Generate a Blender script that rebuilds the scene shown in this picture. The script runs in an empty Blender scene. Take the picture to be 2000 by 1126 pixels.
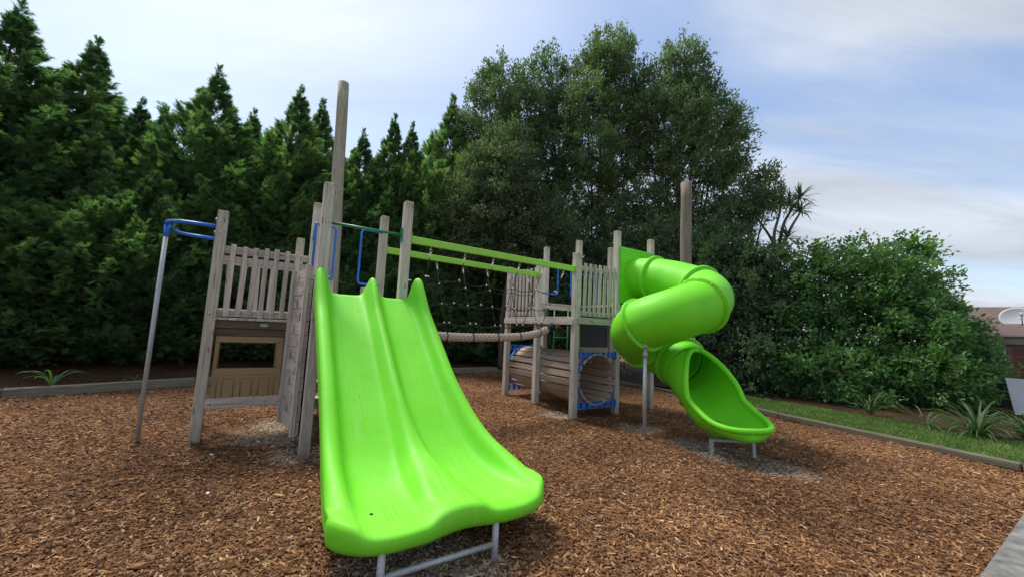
import bpy, bmesh, math, random
import numpy as np
from mathutils import Vector, Matrix

# ------------------------------------------------------------------ camera, sky, sun, exposure
sc = bpy.context.scene
col = sc.collection
CAM_H, F_PX, PITCH, ROLL = 1.6, 751.0, math.radians(6.06), math.radians(2.57)
FW = Vector((0, math.cos(PITCH), math.sin(PITCH)))
U0 = Vector((0, -math.sin(PITCH), math.cos(PITCH)))
CR = Vector((1, 0, 0)) * math.cos(ROLL) + U0 * math.sin(ROLL)
CU = U0 * math.cos(ROLL) - Vector((1, 0, 0)) * math.sin(ROLL)
CPOS = Vector((0, 0, CAM_H))
cam = bpy.data.cameras.new('camera')
cam.sensor_width = 36.0
cam.lens = 36.0 * F_PX / 2000.0
cam.clip_start = 0.05
cam.clip_end = 2000
camo = bpy.data.objects.new('camera', cam)
col.objects.link(camo)
camo.matrix_world = Matrix(((CR.x, CU.x, -FW.x, 0), (CR.y, CU.y, -FW.y, 0), (CR.z, CU.z, -FW.z, CAM_H), (0, 0, 0, 1)))
sc.camera = camo

SUN_AZ, SUN_EL = math.radians(-50), math.radians(60)       # azimuth from +Y towards +X
world = bpy.data.worlds.new('World')
sc.world = world
world.use_nodes = True
wn, wl = world.node_tree.nodes, world.node_tree.links
wn.clear()
def N(nodes, kind, **kw):
    n = nodes.new(kind)
    for k, v in kw.items():
        setattr(n, k, v)
    return n
w_out = N(wn, 'ShaderNodeOutputWorld')
w_bg = N(wn, 'ShaderNodeBackground')
w_bg.inputs['Strength'].default_value = 0.10
wl.new(w_bg.outputs[0], w_out.inputs[0])
w_sky = N(wn, 'ShaderNodeTexSky', sky_type='NISHITA', sun_disc=False)
w_sky.sun_elevation = SUN_EL
w_sky.sun_rotation = SUN_AZ
w_sky.air_density = 1.0
w_sky.dust_density = 1.2
w_sky.ozone_density = 2.0
w_tc = N(wn, 'ShaderNodeTexCoord')
def wmath(op, a, b=None, c=None):
    n = N(wn, 'ShaderNodeMath', operation=op)
    for i, s in enumerate((a, b, c)):
        if s is None:
            continue
        if isinstance(s, (int, float)):
            n.inputs[i].default_value = s
        else:
            wl.new(s, n.inputs[i])
    return n.outputs[0]
w_sep = N(wn, 'ShaderNodeSeparateXYZ')
wl.new(w_tc.outputs['Generated'], w_sep.inputs[0])
zz = wmath('MAXIMUM', w_sep.outputs[2], 0.0)
den = wmath('ADD', zz, 0.16)
w_cmb = N(wn, 'ShaderNodeCombineXYZ')                       # flat cloud layer overhead
wl.new(wmath('DIVIDE', w_sep.outputs[0], den), w_cmb.inputs[0])
wl.new(wmath('DIVIDE', w_sep.outputs[1], den), w_cmb.inputs[1])
w_map = N(wn, 'ShaderNodeMapping')
w_map.inputs['Location'].default_value = (0.42, 0.2, 0)
w_map.inputs['Rotation'].default_value = (0, 0, math.radians(-28))
w_map.inputs['Scale'].default_value = (0.42, 1.15, 1)
wl.new(w_cmb.outputs[0], w_map.inputs[0])
w_n1 = N(wn, 'ShaderNodeTexNoise')
w_n1.inputs['Scale'].default_value = 1.0
w_n1.inputs['Detail'].default_value = 7
w_n1.inputs['Roughness'].default_value = 0.52
w_n1.inputs['Distortion'].default_value = 0.35
wl.new(w_map.outputs[0], w_n1.inputs['Vector'])
w_n2 = N(wn, 'ShaderNodeTexNoise')
w_n2.inputs['Scale'].default_value = 2.3
w_n2.inputs['Roughness'].default_value = 0.6
w_n2.inputs['Distortion'].default_value = 0.5
w_n2.inputs['Detail'].default_value = 6
wl.new(w_map.outputs[0], w_n2.inputs['Vector'])
w_ramp = N(wn, 'ShaderNodeMapRange', interpolation_type='SMOOTHSTEP')
w_ramp.inputs['From Min'].default_value = 0.36
w_ramp.inputs['From Max'].default_value = 0.58
w_ramp.inputs['To Min'].default_value = 0.12
w_ramp.inputs['To Max'].default_value = 0.95
wl.new(w_n1.outputs[0], w_ramp.inputs[0])
SUN_DIR = Vector((math.sin(SUN_AZ) * math.cos(SUN_EL), math.cos(SUN_AZ) * math.cos(SUN_EL), math.sin(SUN_EL)))
w_dot = N(wn, 'ShaderNodeVectorMath', operation='DOT_PRODUCT')
w_dot.inputs[1].default_value = SUN_DIR
wl.new(w_tc.outputs['Generated'], w_dot.inputs[0])
glow = wmath('POWER', wmath('MAXIMUM', w_dot.outputs['Value'], 0.0), 5.0)     # thin cloud brightens towards the sun
shade = wmath('MULTIPLY_ADD', w_n2.outputs[0], 3.6, 1.75)
bright = wmath('ADD', shade, wmath('MULTIPLY', glow, 1.5))
w_cc = N(wn, 'ShaderNodeVectorMath', operation='SCALE')
w_cc.inputs[0].default_value = (0.915, 0.985, 1.10)
wl.new(bright, w_cc.inputs['Scale'])
mask = wmath('MAXIMUM', w_ramp.outputs[0], wmath('MULTIPLY', glow, 1.2))
mask = wmath('MINIMUM', mask, 1.0)
w_mix = N(wn, 'ShaderNodeMix', data_type='RGBA')
wl.new(mask, w_mix.inputs['Factor'])
wl.new(w_sky.outputs[0], w_mix.inputs['A'])
wl.new(w_cc.outputs[0], w_mix.inputs['B'])
wl.new(w_mix.outputs['Result'], w_bg.inputs['Color'])

sun = bpy.data.lights.new('sun', 'SUN')
sun.energy = 2.1
sun.angle = math.radians(16)
sun.color = (1.0, 0.95, 0.88)
suno = bpy.data.objects.new('sun', sun)
col.objects.link(suno)
suno.rotation_euler = (-SUN_DIR).to_track_quat('-Z', 'Y').to_euler()
sc.view_settings.view_transform = 'Standard'
sc.view_settings.look = 'None'
sc.view_settings.gamma = 1.0
sc.view_settings.use_curve_mapping = False
sc.view_settings.exposure = 1.1

# ------------------------------------------------------------------ small helpers
rng = random.Random(7)
nrg = np.random.default_rng(11)
def ray(x, y):
    return FW * F_PX + CR * (x - 1000) + CU * (563 - y)
def at(x, y, Y):                                            # a point of the place, Y metres ahead
    d = ray(x, y)
    return CPOS + d * (Y / d.y)
def gnd(x, y, z=0.0):
    d = ray(x, y)
    return CPOS + d * ((z - CAM_H) / d.z)
def sst(a, b, x):
    t = min(1, max(0, (x - a) / (b - a)))
    return t * t * (3 - 2 * t)
def tag(o, label=None, cat=None, group=None, kind=None):
    if label: o['label'] = label
    if cat: o['category'] = cat
    if group: o['group'] = group
    if kind: o['kind'] = kind
    return o
def empty(name, loc=(0, 0, 0), rz=0.0, label=None, cat=None, group=None):
    o = bpy.data.objects.new(name, None)
    o.empty_display_size = 0.2
    col.objects.link(o)
    o.location = loc
    o.rotation_euler = (0, 0, rz)
    return tag(o, label, cat, group)
def link(name, me, parent=None, mat=None):
    o = bpy.data.objects.new(name, me)
    col.objects.link(o)
    if parent: o.parent = parent
    if mat is not None and not me.materials: me.materials.append(mat)
    return o
def from_np(name, V, F, mat, smooth=False, parent=None):
    """V (n,3) floats, F (m,k) ints with constant k"""
    V = np.asarray(V, dtype=np.float32); F = np.asarray(F, dtype=np.int32)
    me = bpy.data.meshes.new(name)
    m, k = F.shape
    me.vertices.add(len(V)); me.vertices.foreach_set('co', V.ravel())
    me.loops.add(m * k); me.loops.foreach_set('vertex_index', F.ravel())
    me.polygons.add(m); me.polygons.foreach_set('loop_start', np.arange(0, m * k, k, dtype=np.int32))
    me.polygons.foreach_set('use_smooth', np.full(m, smooth))
    me.update(calc_edges=True)
    return link(name, me, parent, mat)
def from_py(name, V, F, mat, smooth=False, parent=None):
    me = bpy.data.meshes.new(name)
    me.from_pydata([tuple(v) for v in V], [], F)
    if smooth:
        me.polygons.foreach_set('use_smooth', [True] * len(me.polygons))
    me.update()
    return link(name, me, parent, mat)
def from_bm(name, bm, mat, smooth=False, parent=None):
    me = bpy.data.meshes.new(name)
    bmesh.ops.recalc_face_normals(bm, faces=bm.faces)
    bm.to_mesh(me); bm.free()
    if smooth:
        me.polygons.foreach_set('use_smooth', [True] * len(me.polygons))
    return link(name, me, parent, mat)
_boxes = {}
def box_mesh(w, t, l, bev, mat):
    key = (round(w, 3), round(t, 3), round(l, 3), bev, mat.name)
    if key not in _boxes:
        bm = bmesh.new()
        bmesh.ops.create_cube(bm, size=1)
        bmesh.ops.scale(bm, vec=(w, t, l), verts=bm.verts)
        if bev:
            bmesh.ops.bevel(bm, geom=bm.edges[:], offset=bev, segments=1, affect='EDGES')
        me = bpy.data.meshes.new('lumber')
        bm.to_mesh(me); bm.free()
        me.materials.append(mat)
        _boxes[key] = me
    return _boxes[key]
def lumber(name, p0, p1, w, t, mat, parent=None, side=(1, 0, 0), bev=0.004, jit=0.0):
    """a squared piece from p0 to p1, its grain along its own Z; w measured along `side`"""
    p0, p1 = Vector(p0), Vector(p1)
    d = p1 - p0
    z = d.normalized()
    x = Vector(side) - z * Vector(side).dot(z)
    x.normalize()
    y = z.cross(x)
    M = Matrix(((x.x, y.x, z.x, 0), (x.y, y.y, z.y, 0), (x.z, y.z, z.z, 0), (0, 0, 0, 1)))
    o = link(name, box_mesh(w, t, d.length, bev, mat), parent)
    M.translation = (p0 + p1) / 2
    if jit:
        M = M @ Matrix.Rotation(rng.uniform(-jit, jit), 4, 'Y') @ Matrix.Rotation(rng.uniform(-jit, jit), 4, 'Z')
    o.matrix_basis = M
    return o
def frames(P):
    P = [Vector(p) for p in P]
    T = []
    for i in range(len(P)):
        T.append((P[min(i + 1, len(P) - 1)] - P[max(i - 1, 0)]).normalized())
    n = Vector((0, 0, 1)) if abs(T[0].z) < 0.9 else Vector((1, 0, 0))
    out = []
    for i, t in enumerate(T):
        n = (n - t * n.dot(t)).normalized()
        out.append((P[i], t, n, t.cross(n)))
    return out
def tube_data(P, r, seg=10, cap=True, base=0):
    fr = frames(P)
    rr = r if hasattr(r, '__len__') else [r] * len(fr)
    V, Fc = [], []
    for (p, t, n, b), q in zip(fr, rr):
        for k in range(seg):
            a = 2 * math.pi * k / seg
            V.append(p + n * (q * math.cos(a)) + b * (q * math.sin(a)))
    for i in range(len(fr) - 1):
        for k in range(seg):
            k2 = (k + 1) % seg
            Fc.append((base + i * seg + k, base + i * seg + k2, base + (i + 1) * seg + k2, base + (i + 1) * seg + k))
    if cap:
        Fc.append(tuple(base + k for k in reversed(range(seg))))
        Fc.append(tuple(base + (len(fr) - 1) * seg + k for k in range(seg)))
    return V, Fc
def tube(name, P, r, mat, parent=None, seg=10, smooth=True):
    V, Fc = tube_data(P, r, seg)
    return from_py(name, V, Fc, mat, smooth, parent)
def spline(P, n=8):
    P = [Vector(p) for p in P]
    out = []
    for i in range(len(P) - 1):
        a, b, c, d = P[max(i - 1, 0)], P[i], P[i + 1], P[min(i + 2, len(P) - 1)]
        for k in range(n):
            t = k / n
            out.append(0.5 * (2 * b + (c - a) * t + (2 * a - 5 * b + 4 * c - d) * t * t + (3 * b - a - 3 * c + d) * t ** 3))
    out.append(P[-1])
    return out
def round_path(P, r=0.08, n=6):
    """polyline with rounded corners, for bent pipe"""
    P = [Vector(p) for p in P]
    out = [P[0]]
    for i in range(1, len(P) - 1):
        a, b, c = P[i - 1], P[i], P[i + 1]
        q = min(r, (b - a).length * 0.49, (c - b).length * 0.49)
        s, e = b + (a - b).normalized() * q, b + (c - b).normalized() * q
        for k in range(n + 1):
            t = k / n
            out.append(s * (1 - t) ** 2 + b * 2 * t * (1 - t) + e * t * t)
    out.append(P[-1])
    return out

# ------------------------------------------------------------------ materials
def mat_new(name):
    m = bpy.data.materials.new(name)
    m.use_nodes = True
    nt = m.node_tree
    b = nt.nodes['Principled BSDF']
    return m, nt.nodes, nt.links, b
def noise(nodes, links, vec, scale, detail=4, rough=0.55, dist=0.0):
    n = N(nodes, 'ShaderNodeTexNoise')
    n.inputs['Scale'].default_value = scale
    n.inputs['Detail'].default_value = detail
    n.inputs['Roughness'].default_value = rough
    n.inputs['Distortion'].default_value = dist
    if vec is not None: links.new(vec, n.inputs['Vector'])
    return n.outputs[0]
def ramp(nodes, links, fac, stops, interp='LINEAR'):
    n = N(nodes, 'ShaderNodeValToRGB')
    n.color_ramp.interpolation = interp
    e = n.color_ramp.elements
    while len(e) < len(stops): e.new(0.5)
    for x, (p, c) in zip(e, stops):
        x.position = p
        x.color = (*c, 1) if len(c) == 3 else c
    links.new(fac, n.inputs[0])
    return n.outputs[0]
def mixc(nodes, links, fac, a, b, blend='MIX'):
    n = N(nodes, 'ShaderNodeMix', data_type='RGBA', blend_type=blend)
    for s, v in (('Factor', fac), ('A', a), ('B', b)):
        if isinstance(v, (int, float)): n.inputs[s].default_value = v
        elif isinstance(v, tuple): n.inputs[s].default_value = (*v, 1)
        else: links.new(v, n.inputs[s])
    return n.outputs['Result']
def nmath(nodes, links, op, a, b=None, c=None, clamp=False):
    n = N(nodes, 'ShaderNodeMath', operation=op, use_clamp=clamp)
    for i, s in enumerate((a, b, c)):
        if s is None: continue
        if isinstance(s, (int, float)): n.inputs[i].default_value = s
        else: links.new(s, n.inputs[i])
    return n.outputs[0]
def mapping(nodes, links, vec, scale=(1, 1, 1), loc=None, rot=(0, 0, 0)):
    n = N(nodes, 'ShaderNodeMapping')
    n.inputs['Scale'].default_value = scale
    n.inputs['Rotation'].default_value = rot
    links.new(vec, n.inputs['Vector'])
    if loc is not None: links.new(loc, n.inputs['Location'])
    return n.outputs[0]
def bump(nodes, links, b, h, strength=0.4, dist=0.01):
    n = N(nodes, 'ShaderNodeBump')
    n.inputs['Strength'].default_value = strength
    n.inputs['Distance'].default_value = dist
    links.new(h, n.inputs['Height'])
    links.new(n.outputs[0], b.inputs['Normal'])

def wood_mat(name, dark, light, tint, top=False, rough=0.85):
    m, nd, lk, b = mat_new(name)
    tc = N(nd, 'ShaderNodeTexCoord'); oi = N(nd, 'ShaderNodeObjectInfo')
    off = N(nd, 'ShaderNodeCombineXYZ')
    for i, k in enumerate((37.0, 53.0, 91.0)):
        lk.new(nmath(nd, lk, 'MULTIPLY', oi.outputs['Random'], k), off.inputs[i])
    v = mapping(nd, lk, tc.outputs['Object'], (1, 1, 1), off.outputs[0])
    g = noise(nd, lk, mapping(nd, lk, v, (42, 42, 1.6)), 1.0, 5, 0.6, 0.4)
    big = noise(nd, lk, mapping(nd, lk, v, (5, 5, 0.9)), 1.0, 3)
    fine = noise(nd, lk, mapping(nd, lk, v, (160, 160, 5)), 1.0, 3)
    c = ramp(nd, lk, g, [(0.28, dark), (0.5, tuple((a + q) / 2 for a, q in zip(dark, light))), (0.72, light)])
    c = mixc(nd, lk, ramp(nd, lk, big, [(0.35, (0, 0, 0)), (0.68, (1, 1, 1))]), c, mixc(nd, lk, 0.6, c, tint))
    c = mixc(nd, lk, 0.55, c, ramp(nd, lk, fine, [(0.3, (0.45, 0.45, 0.45)), (0.7, (1.25, 1.25, 1.25))]), 'MULTIPLY')
    knots = N(nd, 'ShaderNodeTexVoronoi'); lk.new(mapping(nd, lk, v, (9, 9, 2.6)), knots.inputs['Vector'])
    knots.inputs['Scale'].default_value = 1.0
    c = mixc(nd, lk, ramp(nd, lk, knots.outputs['Distance'], [(0.05, (0.75, 0.75, 0.75)), (0.16, (0, 0, 0))]), c, tuple(x * 0.35 for x in dark))
    crk = noise(nd, lk, mapping(nd, lk, v, (75, 75, 0.9)), 1.0, 3, 0.5, 0.6)      # drying cracks along the grain
    c = mixc(nd, lk, ramp(nd, lk, crk, [(0.66, (0, 0, 0)), (0.71, (0.8, 0.8, 0.8))]), c, tuple(x * 0.22 for x in dark))
    stain = noise(nd, lk, mapping(nd, lk, v, (11, 11, 2.2)), 1.0, 4, 0.65)
    c = mixc(nd, lk, ramp(nd, lk, stain, [(0.57, (0, 0, 0)), (0.78, (0.5, 0.5, 0.5))]), c, tuple(x * 0.62 for x in tint))
    hv = ramp(nd, lk, oi.outputs['Random'], [(0.0, (0.84, 0.82, 0.77)), (0.3, (1.12, 1.08, 1.01)), (0.6, (0.95, 0.94, 0.93)), (1.0, (1.22, 1.18, 1.10))])
    c = mixc(nd, lk, 1.0, c, hv, 'MULTIPLY')
    if top:                                                  # lichen on the weathered post tops, painted contact darkening at the feet
        sp = N(nd, 'ShaderNodeSeparateXYZ'); lk.new(tc.outputs['Generated'], sp.inputs[0])
        n2 = noise(nd, lk, mapping(nd, lk, v, (30, 30, 14)), 1.0, 4)
        f = nmath(nd, lk, 'MULTIPLY_ADD', sp.outputs[2], 14.0, -13.3)
        f = nmath(nd, lk, 'MULTIPLY', nmath(nd, lk, 'ADD', f, 0.0, clamp=True), ramp(nd, lk, n2, [(0.35, (0, 0, 0)), (0.6, (1, 1, 1))]))
        c = mixc(nd, lk, f, c, (0.20, 0.17, 0.045))
        ft = nmath(nd, lk, 'MULTIPLY_ADD', sp.outputs[2], -7.0, 1.1, clamp=True)           # contact darkening painted at the feet as brown bark dirt
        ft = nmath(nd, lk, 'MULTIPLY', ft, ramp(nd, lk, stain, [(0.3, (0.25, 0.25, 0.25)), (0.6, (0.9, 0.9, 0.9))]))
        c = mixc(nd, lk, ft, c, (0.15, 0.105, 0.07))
    lk.new(c, b.inputs['Base Color'])
    b.inputs['Roughness'].default_value = rough
    b.inputs['Specular IOR Level'].default_value = 0.25
    bump(nd, lk, b, nmath(nd, lk, 'ADD', g, nmath(nd, lk, 'MULTIPLY', fine, 0.5)), 0.55, 0.004)
    return m
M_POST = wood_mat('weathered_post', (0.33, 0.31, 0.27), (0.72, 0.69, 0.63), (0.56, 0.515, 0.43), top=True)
M_WOOD = wood_mat('weathered_board', (0.26, 0.24, 0.215), (0.66, 0.62, 0.57), (0.48, 0.415, 0.37))
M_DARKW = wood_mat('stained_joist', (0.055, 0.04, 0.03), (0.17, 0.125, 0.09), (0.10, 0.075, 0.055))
M_TUNW = wood_mat('tunnel_board', (0.21, 0.17, 0.13), (0.60, 0.50, 0.40), (0.45, 0.34, 0.25))
M_SLEEP = wood_mat('edging_timber', (0.10, 0.088, 0.07), (0.34, 0.31, 0.26), (0.22, 0.21, 0.15))
M_SLEEPD = wood_mat('edging_timber_dark', (0.06, 0.052, 0.04), (0.22, 0.195, 0.155), (0.13, 0.125, 0.075))
M_POLE = wood_mat('treated_pole', (0.20, 0.19, 0.15), (0.44, 0.42, 0.35), (0.28, 0.30, 0.22))
M_PCOL = wood_mat('treated_pole_brown', (0.12, 0.105, 0.085), (0.29, 0.26, 0.215), (0.21, 0.185, 0.145))

def plastic(name, c, c2, rough=0.5, scuff=0.6):
    m, nd, lk, b = mat_new(name)
    tc = N(nd, 'ShaderNodeTexCoord')
    v = tc.outputs['Object']
    n1 = noise(nd, lk, v, 2.2, 5)
    n2 = noise(nd, lk, mapping(nd, lk, v, (1, 1, 1)), 190, 2)
    n3 = noise(nd, lk, mapping(nd, lk, v, (26, 26, 3.0)), 1.0, 5, 0.7)
    k = ramp(nd, lk, n1, [(0.35, c), (0.7, c2)])
    k = mixc(nd, lk, nmath(nd, lk, 'MULTIPLY', ramp(nd, lk, n3, [(0.58, (0, 0, 0)), (0.78, (1, 1, 1))]), scuff * 0.4), k, tuple(min(1, x * 1.25 + 0.04) for x in c2))
    k = mixc(nd, lk, 0.22, k, ramp(nd, lk, n2, [(0.3, (0.55, 0.55, 0.55)), (0.7, (1.3, 1.3, 1.3))]), 'MULTIPLY')
    lk.new(k, b.inputs['Base Color'])
    lk.new(ramp(nd, lk, n3, [(0.3, (rough - 0.06,) * 3), (0.75, (rough + 0.2,) * 3)]), b.inputs['Roughness'])
    b.inputs['Specular IOR Level'].default_value = 0.3
    bump(nd, lk, b, n2, 0.2, 0.002)
    return m
M_LIME = plastic('lime_plastic', (0.150, 0.620, 0.012), (0.190, 0.680, 0.022))
def slide_mat():
    m = plastic('lime_slide_plastic', (0.150, 0.620, 0.014), (0.185, 0.665, 0.026), 0.5, 0.5)
    nd, lk = m.node_tree.nodes, m.node_tree.links
    b = nd['Principled BSDF']
    old = b.inputs['Base Color'].links[0].from_socket
    v = N(nd, 'ShaderNodeTexCoord').outputs['Object']
    streak = noise(nd, lk, mapping(nd, lk, v, (55, 2.2, 2.2)), 1.0, 4, 0.6)          # scuffs worn in along the run
    wear = noise(nd, lk, mapping(nd, lk, v, (5, 1.1, 1.1)), 1.0, 4)
    c = mixc(nd, lk, nmath(nd, lk, 'MULTIPLY', ramp(nd, lk, streak, [(0.45, (0, 0, 0)), (0.75, (1, 1, 1))]), ramp(nd, lk, wear, [(0.42, (0, 0, 0)), (0.7, (0.55, 0.55, 0.55))])), old, (0.36, 0.66, 0.16))
    scr = noise(nd, lk, mapping(nd, lk, v, (95, 6, 6)), 1.0, 2)
    c = mixc(nd, lk, ramp(nd, lk, scr, [(0.735, (0, 0, 0)), (0.765, (0.65, 0.65, 0.65))]), c, (0.03, 0.13, 0.01))
    dirt = noise(nd, lk, v, 7, 6, 0.7)
    c = mixc(nd, lk, ramp(nd, lk, dirt, [(0.56, (0, 0, 0)), (0.78, (0.35, 0.35, 0.35))]), c, (0.16, 0.34, 0.04))
    lk.new(c, b.inputs['Base Color'])
    return m
M_SLIDE = slide_mat()
M_TAN = plastic('tan_plastic', (0.27, 0.19, 0.095), (0.32, 0.225, 0.115), 0.5, 0.2)
def paint(name, c, rough=0.35, metal=0.0, var=0.25, scale=14):
    m, nd, lk, b = mat_new(name)
    tc = N(nd, 'ShaderNodeTexCoord')
    n1 = noise(nd, lk, tc.outputs['Object'], scale, 5, 0.65)
    k = mixc(nd, lk, 1.0, (*c,), ramp(nd, lk, n1, [(0.3, (1 - var,) * 3), (0.7, (1 + var * 0.6,) * 3)]), 'MULTIPLY')
    lk.new(k, b.inputs['Base Color'])
    lk.new(ramp(nd, lk, n1, [(0.3, (rough - 0.05,) * 3), (0.7, (rough + 0.15,) * 3)]), b.inputs['Roughness'])
    b.inputs['Metallic'].default_value = metal
    return m
M_BLUE = paint('blue_powder_coat', (0.012, 0.165, 0.66), 0.32)
M_GREEN = paint('green_pipe_paint', (0.010, 0.22, 0.095), 0.35)
M_BEAM = paint('lime_beam_paint', (0.30, 0.62, 0.055), 0.45, 0, 0.12)
M_GALV = paint('galvanised_steel', (0.40, 0.42, 0.44), 0.5, 0.35, 0.3, 40)
M_BOLT = paint('bolt_steel', (0.55, 0.55, 0.55), 0.3, 0.8)
M_WHITE = paint('white_clip', (0.78, 0.78, 0.76), 0.4, 0.0, 0.08)
M_BLACK = paint('black_rope', (0.012, 0.012, 0.014), 0.8)
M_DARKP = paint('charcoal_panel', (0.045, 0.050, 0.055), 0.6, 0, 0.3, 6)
M_CONC = paint('concrete', (0.19, 0.185, 0.17), 0.9, 0, 0.6, 7)
M_RENDER = paint('pink_render', (0.50, 0.30, 0.26), 0.9, 0, 0.2, 6)
M_ROOF = paint('roof_tile', (0.13, 0.085, 0.075), 0.8, 0, 0.4, 12)
M_BRICK = paint('brick_red', (0.22, 0.085, 0.055), 0.9, 0, 0.35, 22)
M_MORT = paint('mortar', (0.22, 0.19, 0.17), 0.95)
M_PALE = paint('pale_sheet', (0.52, 0.54, 0.56), 0.7, 0, 0.12, 5)
M_FENCE = paint('black_fence', (0.022, 0.020, 0.018), 0.8, 0, 0.4, 8)
M_DISH = paint('dish_grey', (0.55, 0.57, 0.58), 0.5, 0, 0.08)
M_RUST = paint('rusty_bracket', (0.13, 0.07, 0.05), 0.7)
M_TEAL = paint('teal_plaque', (0.22, 0.42, 0.45), 0.5)
M_CABT = wood_mat('cabbage_tree_bark', (0.10, 0.085, 0.07), (0.30, 0.26, 0.22), (0.2, 0.175, 0.145))
M_TRUNK = wood_mat('bark', (0.035, 0.026, 0.02), (0.15, 0.12, 0.095), (0.09, 0.075, 0.06))
def rope_mat():
    m, nd, lk, b = mat_new('tan_rope')
    tc = N(nd, 'ShaderNodeTexCoord')
    n1 = noise(nd, lk, tc.outputs['Object'], 60, 4); n2 = noise(nd, lk, tc.outputs['Object'], 5, 3)
    c = ramp(nd, lk, n1, [(0.3, (0.34, 0.25, 0.19)), (0.7, (0.62, 0.48, 0.38))])
    c = mixc(nd, lk, ramp(nd, lk, n2, [(0.4, (0, 0, 0)), (0.7, (0.7, 0.7, 0.7))]), c, (0.46, 0.40, 0.36))
    lk.new(c, b.inputs['Base Color']); b.inputs['Roughness'].default_value = 0.95
    bump(nd, lk, b, n1, 0.5, 0.004)
    return m
M_ROPE = rope_mat()
def leaf_mat(name, stops, trans=0.22, rough=0.5, big=0.6):
    m, nd, lk, b = mat_new(name)
    ge = N(nd, 'ShaderNodeNewGeometry'); tc = N(nd, 'ShaderNodeTexCoord'); oi = N(nd, 'ShaderNodeObjectInfo')
    n1 = noise(nd, lk, tc.outputs['Object'], big, 2)
    n2 = noise(nd, lk, tc.outputs['Object'], big * 4.5, 2)
    f = nmath(nd, lk, 'MULTIPLY_ADD', ge.outputs['Random Per Island'], 0.34, -0.35)
    f = nmath(nd, lk, 'ADD', f, nmath(nd, lk, 'MULTIPLY_ADD', n2, 0.85, nmath(nd, lk, 'MULTIPLY', n1, 0.55)))
    f = nmath(nd, lk, 'ADD', f, nmath(nd, lk, 'MULTIPLY_ADD', oi.outputs['Random'], 0.16, -0.12))
    c = ramp(nd, lk, f, stops)
    lk.new(c, b.inputs['Base Color'])
    b.inputs['Roughness'].default_value = rough
    b.inputs['Specular IOR Level'].default_value = 0.35
    tr = N(nd, 'ShaderNodeBsdfTranslucent'); lk.new(mixc(nd, lk, 1.0, c, (1.35, 1.6, 0.7), 'MULTIPLY'), tr.inputs['Color'])
    mx = N(nd, 'ShaderNodeMixShader'); mx.inputs[0].default_value = trans
    lk.new(b.outputs[0], mx.inputs[1]); lk.new(tr.outputs[0], mx.inputs[2])
    lk.new(mx.outputs[0], nd['Material Output'].inputs['Surface'])
    return m
M_CONI = leaf_mat('cypress_foliage', [(0.15, (0.048, 0.098, 0.062)), (0.5, (0.105, 0.195, 0.092)), (0.85, (0.24, 0.33, 0.12))], 0.5, 0.65, 0.9)
M_LEAF = leaf_mat('dark_leaf', [(0.15, (0.052, 0.088, 0.058)), (0.5, (0.105, 0.165, 0.088)), (0.85, (0.22, 0.29, 0.14))], 0.4, 0.5)
M_PALEL = leaf_mat('pale_leaf', [(0.15, (0.06, 0.092, 0.056)), (0.5, (0.125, 0.175, 0.095)), (0.85, (0.25, 0.29, 0.18))], 0.38, 0.5)
M_SHRUB = leaf_mat('shrub_leaf', [(0.15, (0.045, 0.105, 0.045)), (0.5, (0.098, 0.21, 0.072)), (0.85, (0.24, 0.37, 0.11))], 0.4, 0.42)
M_FLAX = leaf_mat('flax_blade', [(0.15, (0.035, 0.072, 0.03)), (0.5, (0.06, 0.115, 0.045)), (0.85, (0.15, 0.19, 0.07))], 0.25, 0.62)
M_GRASS = leaf_mat('grass_blade', [(0.1, (0.06, 0.11, 0.022)), (0.5, (0.115, 0.195, 0.04)), (0.9, (0.22, 0.29, 0.09))], 0.2, 0.6)

# ------------------------------------------------------------------ layout of the play structure
TH = math.radians(33)
UU = Vector((math.cos(TH), math.sin(TH), 0)); VV = Vector((-math.sin(TH), math.cos(TH), 0))
PB = Vector((-2.39, 4.77, 0))                                # front left post of the slide tower
PR = Vector((1.23, 7.33, 0))                                 # front left post of the far tower
FEET = [(p.x, p.y) for p in [PB + UU * a + VV * b for a, b in ((0, 0), (1.03, 0), (0, 1.07), (-1.13, 1.07), (-1.22, 2.12))] + [PR + UU * a + VV * b for a, b in ((0, 0), (1.13, 0), (2.22, 0), (0, 1.18), (0, 2.36))] + [Vector((2.15, 6.15, 0)), Vector((-4.55, 4.96, 0)), Vector((2.87, 5.51, 0)), Vector((3.45, 5.51, 0))]]
WORN = [(-3.2, 5.6, 0.85), (-2.5, 4.9, 0.55), (-0.5, 2.75, 0.75), (2.9, 6.0, 0.6), (3.1, 5.6, 0.75), (3.5, 5.1, 0.6), (2.35, 6.9, 0.6), (1.0, 7.6, 0.5), (-1.9, 5.6, 0.6), (-3.6, 6.2, 0.5)]

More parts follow.
